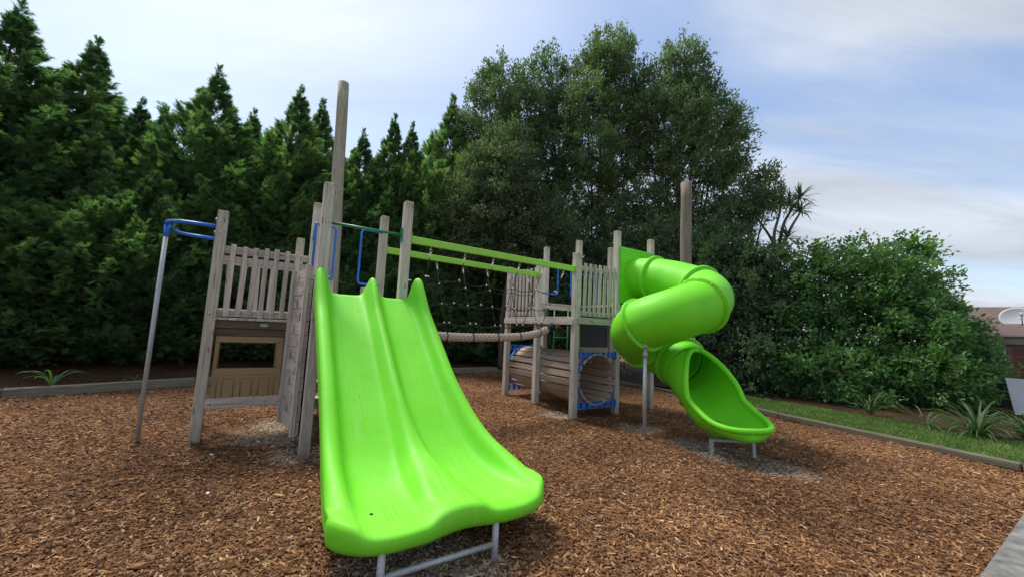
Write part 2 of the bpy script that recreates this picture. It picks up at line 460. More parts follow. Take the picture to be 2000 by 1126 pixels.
# ------------------------------------------------------------------ ground
def gz(x, y):
    x, y = np.asarray(x, float), np.asarray(y, float)
    h = 0.022 * np.sin(x * 1.7 + 0.6 * y) * np.cos(y * 1.3 - 0.4 * x) + 0.012 * np.sin(3.9 * x + 1.1) * np.sin(4.3 * y)
    h = h + 0.06 * np.exp(-((x - 0.3) ** 2 + (y - 8.9) ** 2) / 1.6)
    for wx, wy in FEET:                                        # bark heaped against the posts
        h = h + 0.035 * np.exp(-((x - wx) ** 2 + (y - wy) ** 2) / 0.022)
    for wx, wy, r in WORN:
        h = h - 0.035 * np.exp(-((x - wx) ** 2 + (y - wy) ** 2) / (0.6 * r * r))
    return h
def worn_mask_nodes(nd, lk, pos):
    acc = None
    nz = noise(nd, lk, pos, 2.6, 5)
    for wx, wy, r in WORN:
        d = N(nd, 'ShaderNodeVectorMath', operation='DISTANCE'); d.inputs[1].default_value = (wx, wy, 0)
        lk.new(pos, d.inputs[0])
        f = nmath(nd, lk, 'MULTIPLY_ADD', d.outputs['Value'], -1.6 / r, 1.55, clamp=True)
        acc = f if acc is None else nmath(nd, lk, 'MAXIMUM', acc, f)
    return nmath(nd, lk, 'MULTIPLY_ADD', nz, 1.5, nmath(nd, lk, 'MULTIPLY_ADD', acc, 1.85, -1.20), clamp=True)
def mulch_mat(name, chips):
    m, nd, lk, b = mat_new(name)
    ge = N(nd, 'ShaderNodeNewGeometry')
    pos = ge.outputs['Position']
    if chips:
        f = ge.outputs['Random Per Island']
    else:
        vo = N(nd, 'ShaderNodeTexVoronoi'); vo.inputs['Scale'].default_value = 34
        lk.new(mapping(nd, lk, pos, (1, 1.6, 1)), vo.inputs['Vector'])
        sp = N(nd, 'ShaderNodeSeparateColor'); lk.new(vo.outputs['Color'], sp.inputs[0])
        f = sp.outputs[0]
    fresh = ramp(nd, lk, f, [(0.0, (0.075, 0.040, 0.022)), (0.25, (0.16, 0.082, 0.042)), (0.55, (0.265, 0.140, 0.072)), (0.80, (0.36, 0.205, 0.108)), (0.94, (0.52, 0.33, 0.175)), (1.0, (0.66, 0.49, 0.32))])
    grey = ramp(nd, lk, f, [(0.0, (0.15, 0.115, 0.09)), (0.4, (0.37, 0.30, 0.24)), (0.8, (0.58, 0.49, 0.41)), (1.0, (0.74, 0.66, 0.57))])
    c = mixc(nd, lk, worn_mask_nodes(nd, lk, pos), fresh, grey)
    damp = noise(nd, lk, pos, 0.33, 5, 0.6)
    c = mixc(nd, lk, 1.0, c, ramp(nd, lk, damp, [(0.36, (0.68, 0.66, 0.66)), (0.52, (1.0, 1.0, 1.0)), (0.68, (1.12, 1.12, 1.14))]), 'MULTIPLY')
    n1 = noise(nd, lk, pos, 0.9, 4)
    c = mixc(nd, lk, 1.0, c, ramp(nd, lk, n1, [(0.3, (0.60, 0.52, 0.44)), (0.55, (0.84, 0.76, 0.66)), (0.75, (0.95, 0.85, 0.70))]), 'MULTIPLY')
    if not chips:
        c = mixc(nd, lk, 1.0, c, (0.27, 0.26, 0.25) if 'soil' in name else (0.80, 0.76, 0.72), 'MULTIPLY')
        bump(nd, lk, b, vo.outputs['Distance'], 0.9, 0.02)
    lk.new(c, b.inputs['Base Color'])
    b.inputs['Roughness'].default_value = 0.9
    b.inputs['Specular IOR Level'].default_value = 0.2
    return m
M_MULCH = mulch_mat('bark_mulch', False)
M_CHIP = mulch_mat('bark_chip', True)
M_SOIL = mulch_mat('garden_soil', False)
def grid_sheet(name, xs, ys, zf, mat):
    X, Y = np.meshgrid(xs, ys)
    V = np.stack([X.ravel(), Y.ravel(), zf(X, Y).ravel()], 1)
    nx, ny = len(xs), len(ys)
    i, j = np.meshgrid(np.arange(nx - 1), np.arange(ny - 1))
    a = (j * nx + i).ravel()
    return from_np(name, V, np.stack([a, a + 1, a + nx + 1, a + nx], 1), mat, True)
xs = np.unique(np.concatenate([np.linspace(-300, -14, 12), np.linspace(-14, 14, 225), np.linspace(14, 300, 12)]))
ys = np.unique(np.concatenate([np.linspace(-300, -3, 10), np.linspace(-3, 18, 169), np.linspace(18, 300, 12)]))
def ground_z(X, Y):
    h = gz(X, Y)
    far = np.clip((np.hypot(X, Y - 7) - 14) / 20, 0, 1)
    return h * (1 - far)
tag(grid_sheet('ground', xs, ys, ground_z, M_MULCH), 'brown bark mulch ground of the playground', kind='structure')

EDGE_L = [gnd(-200, 795), gnd(0, 779), gnd(380, 752), Vector((-3.6, 12.3, 0)), Vector((-0.6, 14.6, 0)), Vector((2.2, 14.3, 0)), Vector((3.7, 12.6, 0)), Vector((4.9, 10.6, 0)), Vector((5.75, 8.3, 0)), Vector((7.04, 5.41, 0)), Vector((8.6, 2.3, 0))]
def seg_dist(x, y, a, b):
    ax, ay, bx, by = a.x, a.y, b.x, b.y
    L2 = (bx - ax) ** 2 + (by - ay) ** 2
    t = np.clip(((x - ax) * (bx - ax) + (y - ay) * (by - ay)) / L2, 0, 1)
    return np.hypot(x - ax - t * (bx - ax), y - ay - t * (by - ay))
def inside(x, y, poly):
    r = np.zeros(len(x), bool)
    n = len(poly)
    for i in range(n):
        a, b = poly[i], poly[(i + 1) % n]
        c = ((a.y > y) != (b.y > y))
        with np.errstate(divide='ignore', invalid='ignore'):
            xi = (b.x - a.x) * (y - a.y) / (b.y - a.y) + a.x
        r ^= c & (x < xi)
    return r
PATH_A, PATH_B = Vector((3.30, 2.83, 0)), Vector((6.8, 5.0, 0))
PLAY = EDGE_L + [Vector((3.0, -1, 0)), Vector((-6, -1, 0))]
# the wood chips themselves: small tent-shaped slivers, dense near, sparser far
def chips():
    out = []
    for (y0, y1, dens) in ((1.4, 3.4, 3000), (3.4, 5.5, 1700), (5.5, 8.5, 620), (8.5, 15, 110)):
        n = int((y1 - y0) * (y1 * 1.42 * 2 + 3.2) * dens)
        x = nrg.uniform(-y1 * 1.42 - 1.6, y1 * 1.42 + 1.6, n); y = nrg.uniform(y0, y1, n)
        k = (np.abs(x) < y * 1.45 + 0.2) | ((np.abs(x) < y * 1.45 + 1.6) & (nrg.uniform(0, 1, n) < 0.6))
        k &= inside(x, y, PLAY)
        k &= ((PATH_B.x - PATH_A.x) * (y - PATH_A.y) - (PATH_B.y - PATH_A.y) * (x - PATH_A.x)) > 0.05   # not on the path
        out.append(np.stack([x[k], y[k], np.full(k.sum(), y1)], 1))
    P = np.concatenate(out)
    n = len(P)
    L = nrg.gamma(4, 0.0056, n) * (1 + 0.025 * P[:, 2]) + 0.010
    W = np.clip(L * nrg.uniform(0.16, 0.42, n), 0.005, 0.018) * (1 + 0.04 * P[:, 2])
    Hh = W * nrg.uniform(0.2, 0.5, n)
    az = nrg.uniform(0, 2 * np.pi, n); tilt = nrg.normal(0, 0.24, n); rl = nrg.normal(0, 0.35, n)
    ux = np.stack([np.cos(az) * np.cos(tilt), np.sin(az) * np.cos(tilt), np.sin(tilt)], 1)
    sx = np.stack([-np.sin(az) * np.cos(rl), np.cos(az) * np.cos(rl), np.sin(rl)], 1)
    nz_ = np.cross(ux, sx)
    c = np.stack([P[:, 0], P[:, 1], gz(P[:, 0], P[:, 1]) + nrg.uniform(0.002, 0.016, n)], 1)
    l2, w2, h2 = (L / 2)[:, None], (W / 2)[:, None], Hh[:, None]
    sk = nrg.uniform(-0.35, 0.35, n)[:, None]
    V = np.stack([c - ux * l2 - sx * w2 * (1 - sk), c + ux * l2 - sx * w2 * (1 + sk), c + ux * l2 + sx * w2 * (0.6 + sk), c - ux * l2 * 1.05 + sx * w2 * (0.7 - sk),
                  c - ux * l2 * 0.8 + nz_ * h2, c + ux * l2 * 0.75 + nz_ * h2], 1).reshape(-1, 3)
    b = (np.arange(n) * 6)[:, None]
    T = np.array([[0, 1, 5], [0, 5, 4], [2, 3, 4], [2, 4, 5], [3, 0, 4], [1, 2, 5]])
    F = (b[:, :, None] + T[None]).reshape(-1, 3)
    tag(from_np('wood_chips', V, F, M_CHIP), 'loose brown bark chips covering the play area', 'mulch', kind='stuff')
chips()

# lawn strip and planting bank beyond the edging
def lawn():
    a = [Vector((4.95, 10.75, 0)), Vector((5.82, 8.35, 0)), Vector((7.10, 5.46, 0)), Vector((9.0, 1.7, 0))]
    o = [Vector((6.0, 11.3, 0)), Vector((7.1, 9.45, 0)), Vector((8.75, 6.6, 0)), Vector((11.5, 2.2, 0))]
    V, F = [], []
    A, O = spline(a, 14), spline(o, 14)
    m = 8
    for p, q in zip(A, O):
        for k in range(m + 1):
            t = k / m
            w = p.lerp(q, t)
            V.append((w.x, w.y, 0.045 + 0.05 * t + 0.008 * math.sin(3 * w.x + 2 * w.y)))
    for i in range(len(A) - 1):
        for k in range(m):
            b = i * (m + 1) + k
            F.append((b, b + 1, b + m + 2, b + m + 1))
    mt, nd, lk, b = mat_new('lawn_soil')
    n1 = noise(nd, lk, N(nd, 'ShaderNodeNewGeometry').outputs['Position'], 6, 5)
    lk.new(ramp(nd, lk, n1, [(0.3, (0.05, 0.09, 0.02)), (0.7, (0.10, 0.17, 0.035))]), b.inputs['Base Color'])
    b.inputs['Roughness'].default_value = 0.95
    tag(from_py('lawn', V, F, mt, True), 'strip of mown green lawn beyond the timber edging', kind='structure')
    n = 60000
    s = nrg.beta(1.6, 1.2, n) * (len(A) - 1.001); t = nrg.uniform(0, 1, n) ** 0.9
    i = s.astype(int); fr = s - i
    An = np.array([(p.x, p.y) for p in A]); On = np.array([(p.x, p.y) for p in O])
    pa = An[i] * (1 - fr)[:, None] + An[i + 1] * fr[:, None]; po = On[i] * (1 - fr)[:, None] + On[i + 1] * fr[:, None]
    p = pa * (1 - t)[:, None] + po * t[:, None]
    z = 0.045 + 0.05 * t + 0.008 * np.sin(3 * p[:, 0] + 2 * p[:, 1])
    h = nrg.uniform(0.02, 0.055, n); az = nrg.uniform(0, 2 * np.pi, n); w = nrg.uniform(0.004, 0.008, n)
    base = np.stack([p[:, 0], p[:, 1], z], 1)
    d = np.stack([np.cos(az), np.sin(az), np.zeros(n)], 1) * w[:, None]
    tip = base + np.stack([nrg.normal(0, 0.02, n), nrg.normal(0, 0.02, n), h], 1)
    V = np.stack([base - d, base + d, tip], 1).reshape(-1, 3)
    tag(from_np('grass', V, np.arange(3 * n).reshape(-1, 3), M_GRASS), 'short grass blades of the lawn strip', 'grass', kind='stuff')
lawn()

# concrete path corner, bottom right
bm = bmesh.new()
pd = (PATH_B - PATH_A).normalized(); pn = Vector((pd.y, -pd.x, 0))
q = [PATH_A - pd * 4, PATH_B, PATH_B + pn * 2.2, PATH_A - pd * 4 + pn * 2.2]
lo = [bm.verts.new((p.x, p.y, -0.1)) for p in q]; hi = [bm.verts.new((p.x, p.y, 0.055)) for p in q]
bm.faces.new(hi)
for i in range(4): bm.faces.new((lo[i], lo[(i + 1) % 4], hi[(i + 1) % 4], hi[i]))
bmesh.ops.bevel(bm, geom=[e for e in bm.edges if e.verts[0].co.z > 0 and e.verts[1].co.z > 0], offset=0.012, segments=2, affect='EDGES')
tag(from_bm('path', bm, M_CONC), 'grey concrete path edge at the mulch', kind='structure')

# timber edging round the mulch
ed_l = empty('timber_edging', EDGE_L[0], 0, 'weathered grey sleeper edging along the conifer hedge', 'edging')
ed_r = empty('timber_edging', EDGE_L[5], 0, 'weathered sleeper edging between mulch and lawn on the right', 'edging')
for i in range(len(EDGE_L) - 1):
    a, b = EDGE_L[i], EDGE_L[i + 1]
    par = ed_l if i < 5 else ed_r
    L = (b - a).length
    n = max(1, round(L / 2.4))
    d = (b - a).normalized(); nn = Vector((-d.y, d.x, 0))
    for k in range(n):
        p, q = a.lerp(b, k / n), a.lerp(b, (k + 1) / n)
        p = p + d * 0.006; q = q - d * 0.006
        j = rng.uniform(-0.012, 0.012)
        hz = 0.03 if i < 5 else -0.005
        o = par.location
        lumber('sleeper', p - o + Vector((0, 0, 0.06 + hz)) + nn * j, q - o + Vector((0, 0, 0.06 + hz)) + nn * j, 0.12, (0.16 + hz if i < 5 else 0.11), (M_SLEEP if i < 5 else M_SLEEPD), par, side=nn, bev=0.016)

# bank of bark under the hedge
def bank(name, front, back, z0, z1, label):
    A, O = spline(front, 12), spline(back, 12)
    V, F = [], []
    m = 10
    for p, q in zip(A, O):
        for k in range(m + 1):
            t = k / m
            w = p.lerp(q, t)
            V.append((w.x, w.y, z0 + (z1 - z0) * sst(0, 1, t) + 0.02 * math.sin(5 * w.x) * math.cos(4 * w.y)))
    for i in range(len(A) - 1):
        for k in range(m):
            b = i * (m + 1) + k
            F.append((b, b + 1, b + m + 2, b + m + 1))
    tag(from_py(name, V, F, M_SOIL, True), label, kind='structure')
bank('planting_bank', [p + Vector((-0.06, 0.06, 0)) for p in EDGE_L[:6]], [EDGE_L[0] + Vector((-4, 3, 0)), EDGE_L[1] + Vector((-3.5, 3.2, 0)), EDGE_L[2] + Vector((-3, 3.6, 0)), EDGE_L[3] + Vector((-2.4, 3.6, 0)), EDGE_L[4] + Vector((-1, 4.5, 0)), EDGE_L[5] + Vector((2, 4.5, 0))], 0.13, 0.42, 'bark covered bank under the conifer hedge')
bank('shrub_bed', [Vector((2.3, 14.4, 0)), Vector((4.4, 12.2, 0)), Vector((6.0, 11.2, 0)), Vector((7.05, 9.5, 0)), Vector((8.7, 6.65, 0)), Vector((11.4, 2.3, 0))], [Vector((5, 19, 0)), Vector((8, 17, 0)), Vector((10.5, 15.5, 0)), Vector((13, 13, 0)), Vector((16, 10, 0)), Vector((20, 5, 0))], 0.075, 0.30, 'bark covered bed under the green shrubs')
# ------------------------------------------------------------------ slide tower with balcony
def bolt_mesh():
    bm = bmesh.new()
    bmesh.ops.create_uvsphere(bm, u_segments=8, v_segments=5, radius=0.013)
    bmesh.ops.scale(bm, vec=(1, 1, 0.6), verts=bm.verts)
    me = bpy.data.meshes.new('bolt'); bm.to_mesh(me); bm.free()
    me.polygons.foreach_set('use_smooth', [True] * len(me.polygons))
    me.materials.append(M_BOLT)
    return me
BOLT = bolt_mesh()
def bolt(parent, p, nrm, s=1.0):
    """a bolt head at p given in the space of the THING (the parent's matrix is undone)"""
    o = link('bolt', BOLT, parent)
    q = Vector(nrm).to_track_quat('Z', 'Y').to_matrix().to_4x4()
    M = Matrix.Translation(Vector(p)) @ q @ Matrix.Scale(s, 4)
    o.matrix_basis = parent.matrix_basis.inverted() @ M if parent.parent else M
    return o
PW = 0.118
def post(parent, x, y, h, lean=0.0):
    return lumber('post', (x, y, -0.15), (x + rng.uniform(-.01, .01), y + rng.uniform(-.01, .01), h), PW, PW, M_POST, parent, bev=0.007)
def under(name, me_owner, child):
    child.parent = me_owner
    child.matrix_parent_inverse = me_owner.matrix_basis.inverted()
    return child
def balustrade(parent, axis, c, a0, a1, zs, n, z0, z1, out, rails, sw=0.058, lab=None):
    """slats on rails; axis 'x' or 'y' is the run, c the other coordinate, out the sign of the outer side"""
    def P(a, off, z):
        return (a, c + off * out, z) if axis == 'x' else (c + off * out, a, z)
    side = (0, 0, 1)
    first = None
    for k, (rz, rh) in enumerate(rails):
        r = lumber('rail', P(a0, 0.0, rz), P(a1, 0.0, rz), rh, 0.045, M_WOOD, parent, side=side, bev=0.005)
        first = first or r
    run = (1, 0, 0) if axis == 'x' else (0, 1, 0)
    for k in range(n):
        a = zs[0] + (zs[1] - zs[0]) * k / (n - 1)
        t = rng.uniform(-0.012, 0.012)
        s = lumber('slat', P(a + t, 0.042, z0 + rng.uniform(-.006, .006)), P(a - t, 0.042, z1 + rng.uniform(-.012, .012)), sw, 0.034, M_WOOD, parent, side=run, bev=0.004)
        nv = Vector(P(0, 1, 0)) - Vector(P(0, 0, 0))
        for z in (rails[0][0] , rails[-1][0]):
            b = bolt(s, P(a, 0.061, z), nv)
    return first
TA = empty('play_tower', PB, TH, 'weathered timber play tower behind the double slide, with slatted balcony and climbing wall', 'play tower', 'timber play towers')
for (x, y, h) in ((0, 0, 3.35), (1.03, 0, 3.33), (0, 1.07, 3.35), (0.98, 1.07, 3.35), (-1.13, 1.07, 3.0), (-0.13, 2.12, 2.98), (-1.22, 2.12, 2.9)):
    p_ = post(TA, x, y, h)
    for z in (1.62, 2.75):
        if h > 2.99: bolt(p_, (x + rng.uniform(-.02, .02), y - PW / 2, z + rng.uniform(-.1, .1)), (0, -1, 0), 1.5)
balustrade(TA, 'x', 1.085, -1.08, 0.03, (-0.97, -0.21), 7, 1.60, 2.56, -1, [(2.49, 0.095), (2.365, 0.085), (1.65, 0.095)])
balustrade(TA, 'x', 2.06, -1.24, -0.18, (-1.05, -0.3), 5, 1.62, 2.5, -1, [(2.44, 0.09), (1.68, 0.09)])
for k in range(11):                                           # balcony boards, ends showing at the front
    x = -1.10 + k * 0.104
    lumber('deck_board', (x, 1.03, 1.572), (x, 2.1, 1.572), 0.096, 0.03, M_WOOD, TA, side=(1, 0, 0), bev=0.003)
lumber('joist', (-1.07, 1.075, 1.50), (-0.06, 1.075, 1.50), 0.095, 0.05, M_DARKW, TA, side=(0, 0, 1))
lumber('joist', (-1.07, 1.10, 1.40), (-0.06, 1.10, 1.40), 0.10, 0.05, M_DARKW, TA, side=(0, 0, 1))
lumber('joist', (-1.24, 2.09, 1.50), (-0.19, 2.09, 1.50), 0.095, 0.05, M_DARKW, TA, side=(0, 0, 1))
# small plaque on the joist
bm = bmesh.new(); bmesh.ops.create_circle(bm, cap_ends=True, segments=16, radius=0.05)
bmesh.ops.scale(bm, vec=(1, 0.42, 1), verts=bm.verts)
r_ = bmesh.ops.extrude_face_region(bm, geom=bm.faces[:]); bmesh.ops.translate(bm, vec=(0, 0, 0.006), verts=[v for v in r_['geom'] if isinstance(v, bmesh.types.BMVert)])
pq = from_bm('plaque', bm, M_TEAL, False, TA); pq.location = (-0.53, 1.048, 1.505); pq.rotation_euler = (math.radians(90), 0, 0.0)
# tan play counter with window
def counter():
    x0, x1, z0, z1 = -1.045, -0.27, 0.55, 1.345
    wx0, wx1, wz0, wz1 = -0.99, -0.365, 0.925, 1.262
    y = 1.06; t = 0.022
    bm = bmesh.new()
    def bx(a, b, c, d, y0, y1, bev=0.006):
        r = bmesh.ops.create_cube(bm, size=1)
        bmesh.ops.scale(bm, vec=(b - a, y1 - y0, d - c), verts=r['verts'])
        bmesh.ops.translate(bm, vec=((a + b) / 2, (y0 + y1) / 2, (c + d) / 2), verts=r['verts'])
        if bev:
            es = {e for v in r['verts'] for e in v.link_edges}
            bmesh.ops.bevel(bm, geom=list(es), offset=bev, segments=2, affect='EDGES')
    bx(x0, x1, z0, wz0, y, y + t); bx(x0, x1, wz1, z1, y, y + t)
    bx(x0, wx0, wz0 - .002, wz1 + .002, y + .001, y + t - .001); bx(wx1, x1, wz0 - .002, wz1 + .002, y + .001, y + t - .001)
    return from_bm('counter_panel', bm, M_TAN, False, TA), y
cp, yy = counter()
def arch(parent, x0, x1, z0, z1, y, r):
    P = round_path([(x0, y, z0), (x0, y, z1), (x1, y, z1), (x1, y, z0)], r, 5)
    tube('moulding', P, 0.0075, M_TAN, parent, 6)
arch(cp, -0.98, -0.345, 0.553, 0.845, yy, 0.07)
for c in (-0.86, -0.66, -0.46):
    arch(cp, c - 0.062, c + 0.062, 0.553, 0.80, yy, 0.015)
arch(cp, -1.0, -0.355, 0.93, 1.272, yy, 0.01)
r_ = lumber('rail', (-1.07, 1.02, 0.485), (-0.10, 1.02, 0.485), 0.125, 0.045, M_WOOD, TA, side=(0, 0, 1))
for x in (-1.03, -0.28): bolt(r_, (x, 0.997, 0.49), (0, -1, 0), 1.5)
# slide deck, steps at the back
for k in range(9):
    y = 0.03 + k * 0.118
    lumber('deck_board', (-0.02, y, 1.875), (1.05, y, 1.875), 0.112, 0.032, M_WOOD, TA, side=(0, 1, 0), bev=0.003)
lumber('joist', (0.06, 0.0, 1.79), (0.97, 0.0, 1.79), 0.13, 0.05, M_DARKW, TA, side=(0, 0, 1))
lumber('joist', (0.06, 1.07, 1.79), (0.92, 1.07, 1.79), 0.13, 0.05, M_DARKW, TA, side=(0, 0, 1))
for k, z in enumerate((0.3, 0.6, 0.9, 1.2, 1.5)):
    y = 2.05 - k * 0.18
    lumber('tread', (0.04, y, z), (0.96, y, z), 0.24, 0.045, M_WOOD, TA, side=(0, 1, 0))
    lumber('riser', (0.04, y + 0.1, z - 0.12), (0.96, y + 0.1, z - 0.12), 0.14, 0.035, M_WOOD, TA, side=(0, 0, 1))
for x in (0.0, 1.0):
    lumber('stringer', (x, 2.25, 0.0), (x, 1.12, 1.85), 0.19, 0.045, M_WOOD, TA, side=(0, 1, 0))
for (x, y, h) in ((0.42, 2.3, 2.32), (0.98, 2.2, 2.25)):
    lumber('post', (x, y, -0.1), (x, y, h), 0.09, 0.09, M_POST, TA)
lumber('rail', (0.98, 1.2, 2.2), (0.98, 2.2, 2.2), 0.09, 0.04, M_WOOD, TA, side=(0, 0, 1))
# climbing wall on the left side of the tower
def climbing_wall():
    WM = Matrix.Translation((-0.10, 0.10, 0)) @ Matrix.Rotation(math.atan2(0.10, 0.93), 4, 'Z')
    made = []
    def put(o):
        made.append(o); return o
    for y in (0.02, 0.93):
        put(lumber('wall_frame', (-0.036, y, 0.20), (-0.036, y, 2.30), 0.05, 0.07, M_WOOD, TA, side=(1, 0, 0)))
    n = 12
    for k in range(n):
        z0 = 0.215 + k * 0.172; h = 0.166; L = 0.94
        a = 0.24 + (0.34 if k % 2 else 0.0) + rng.uniform(-.05, .05)     # the cut-out hand hold
        out = [(0, 0), (a, 0), (a, 0.05), (a + 0.015, 0.085), (a + 0.06, 0.11), (a + 0.105, 0.085), (a + 0.12, 0.05), (a + 0.12, 0), (L, 0), (L, h), (0, h)]
        bm = bmesh.new()
        f = bm.faces.new([bm.verts.new((0, s, t)) for s, t in out])
        r = bmesh.ops.extrude_face_region(bm, geom=[f])
        bmesh.ops.translate(bm, vec=(0.045, 0, 0), verts=[v for v in r['geom'] if isinstance(v, bmesh.types.BMVert)])
        bmesh.ops.transform(bm, matrix=Matrix.Rotation(math.radians(90), 4, 'X'), verts=bm.verts)   # grain along local Z
        o = put(from_bm('climbing_board', bm, M_WOOD, False, TA))
        o.matrix_basis = Matrix.Translation((-0.012 - rng.uniform(0.0, 0.008), 0.0, z0)) @ Matrix.Rotation(math.radians(-90), 4, 'X')
    for k in range(8):
        z = 0.30 + k * 0.245
        put(lumber('backing_board', (0.075, -0.02, z), (0.075, 0.93, z), 0.238, 0.022, M_DARKW, TA, side=(0, 0, 1)))
    for o in made: o.matrix_basis = WM @ o.matrix_basis
climbing_wall()
lumber('post_block', (-0.005, -0.09, 1.62), (-0.005, -0.09, 2.2), 0.14, 0.05, M_WOOD, TA)
# blue hand loops and the green bar
def loop(parent, P, r=0.017, mat=None):
    return tube('hand_loop', round_path(P, 0.07), r, mat or M_BLUE, parent, 10)
loop(TA, [(0.02, 1.0, 3.02), (0.26, 1.0, 3.02), (0.26, 1.0, 2.24), (0.02, 1.0, 2.24)])
loop(TA, [(0.95, 1.0, 3.06), (0.63, 1.0, 3.06), (0.63, 1.0, 2.2), (0.95, 1.0, 2.2)])
loop(TA, [(-0.03, 1.0, 2.78), (-0.05, 0.62, 2.98), (-0.05, 0.62, 2.2)])
tube('cross_bar', [(0.03, 0.0, 2.845), (1.0, 0.0, 2.845)], 0.019, M_GREEN, TA, 12)
bm = bmesh.new(); bmesh.ops.create_cube(bm, size=1); bmesh.ops.scale(bm, vec=(0.012, 0.07, 0.2), verts=bm.verts); bmesh.ops.bevel(bm, geom=bm.edges[:], offset=0.004, segments=1, affect='EDGES')
o = from_bm('bar_flange', bm, M_GREEN, False, TA); o.location = (0.963, 0.0, 2.845)

# fire pole with its blue hoop
FP = Vector((-4.55, 4.94, 0))
fp = empty('fire_pole', FP, TH, 'galvanised fireman pole hung from a blue hoop at the balcony', 'fire pole')
pa = (PB + UU * -1.13 + VV * 1.07) - FP
la = Vector((pa.dot(UU), pa.dot(VV), 0))                      # the balcony post in the pole's own space
tube('pole', [(0, 0.03, -0.1), (0, 0.03, 2.70)], 0.0255, M_GALV, fp, 16)
tube('pole_sleeve', [(0, 0.03, 2.60), (0, 0.03, 2.76)], 0.031, M_BLUE, fp, 16)
tube('hoop', round_path([la + Vector((0.0, -0.03, 2.78)), Vector((0.0, la.y - 0.0, 2.78)), Vector((-0.02, la.y + 0.98, 2.78)), la + Vector((-0.09, 1.03, 2.78))], 0.28, 10), 0.024, M_BLUE, fp, 14)
for z in (2.70, 2.88):
    b_ = bolt(fp, la + Vector((-0.065, 0.0, z)), (-1, 0, 0), 1.6)

# ------------------------------------------------------------------ far tower over the tunnel
TB = empty('play_tower', PR, TH, 'weathered timber play tower standing over the slatted barrel tunnel beside the spiral slide', 'play tower', 'timber play towers')
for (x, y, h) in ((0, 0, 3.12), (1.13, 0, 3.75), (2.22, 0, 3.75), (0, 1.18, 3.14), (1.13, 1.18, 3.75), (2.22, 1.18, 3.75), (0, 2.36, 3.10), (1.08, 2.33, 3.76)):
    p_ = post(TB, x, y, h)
    for z in (1.80, 2.6):
        bolt(p_, (x, y - PW / 2, z), (0, -1, 0), 1.4)
balustrade(TB, 'x', 0.0, 0.05, 1.08, (0.19, 0.99), 7, 1.92, 2.95, -1, [(2.84, 0.085), (1.97, 0.095)], 0.066)
balustrade(TB, 'y', 0.0, 1.24, 2.30, (1.28, 2.26), 8, 1.91, 2.97, -1, [(2.84, 0.085), (1.97, 0.09)], 0.066)
for k in range(20):
    y = 0.02 + k * 0.118
    if y < 2.36:
        lumber('deck_board', (-0.06, y, 1.88), (1.17, y, 1.88), 0.112, 0.032, M_WOOD, TB, side=(0, 1, 0), bev=0.003)
lumber('joist', (-0.01, -0.07, 1.815), (1.14, -0.07, 1.815), 0.10, 0.045, M_WOOD, TB, side=(0, 0, 1))
lumber('joist', (-0.075, -0.02, 1.80), (-0.075, 2.40, 1.80), 0.11, 0.045, M_WOOD, TB, side=(0, 0, 1))
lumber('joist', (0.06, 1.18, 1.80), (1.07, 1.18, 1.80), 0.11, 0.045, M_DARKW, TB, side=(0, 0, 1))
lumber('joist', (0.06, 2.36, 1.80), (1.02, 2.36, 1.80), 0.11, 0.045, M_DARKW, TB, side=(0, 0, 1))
# upper deck towards the tube slide and the step up to it
for k in range(10):
    y = 0.02 + k * 0.118
    lumber('deck_board', (1.19, y, 2.20), (2.28, y, 2.20), 0.112, 0.032, M_WOOD, TB, side=(0, 1, 0), bev=0.003)
for k in range(10):
    y = 1.24 + k * 0.118
    lumber('deck_board', (0.07, y, 2.20), (1.10, y, 2.20), 0.112, 0.032, M_WOOD, TB, side=(0, 1, 0), bev=0.003)
lumber('joist', (0.06, 1.20, 2.13), (1.07, 1.20, 2.13), 0.10, 0.045, M_WOOD, TB, side=(0, 0, 1))
lumber('joist', (1.2, -0.03, 2.12), (2.16, -0.03, 2.12), 0.11, 0.045, M_DARKW, TB, side=(0, 0, 1))
lumber('joist', (1.2, 1.18, 2.12), (2.16, 1.18, 2.12), 0.11, 0.045, M_DARKW, TB, side=(0, 0, 1))
# charcoal panels closing the back under the upper deck
def slab(name, x0, x1, y0, y1, z0, z1, mat, parent, bev=0.004):
    bm = bmesh.new(); bmesh.ops.create_cube(bm, size=1)
    bmesh.ops.scale(bm, vec=(x1 - x0, y1 - y0, z1 - z0), verts=bm.verts)
    if bev: bmesh.ops.bevel(bm, geom=bm.edges[:], offset=bev, segments=1, affect='EDGES')
    o = from_bm(name, bm, mat, False, parent); o.location = ((x0 + x1) / 2, (y0 + y1) / 2, (z0 + z1) / 2)
    return o
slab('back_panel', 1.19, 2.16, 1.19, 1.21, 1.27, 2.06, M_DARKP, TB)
lumber('rail', (1.19, 1.17, 1.21), (2.16, 1.17, 1.21), 0.11, 0.045, M_WOOD, TB, side=(0, 0, 1))
lumber('rail', (1.19, 1.18, 0.98), (2.16, 1.18, 0.98), 0.10, 0.045, M_DARKW, TB, side=(0, 0, 1))
slab('back_panel', 1.19, 2.16, 1.20, 1.22, 0.30, 0.90, M_DARKP, TB)
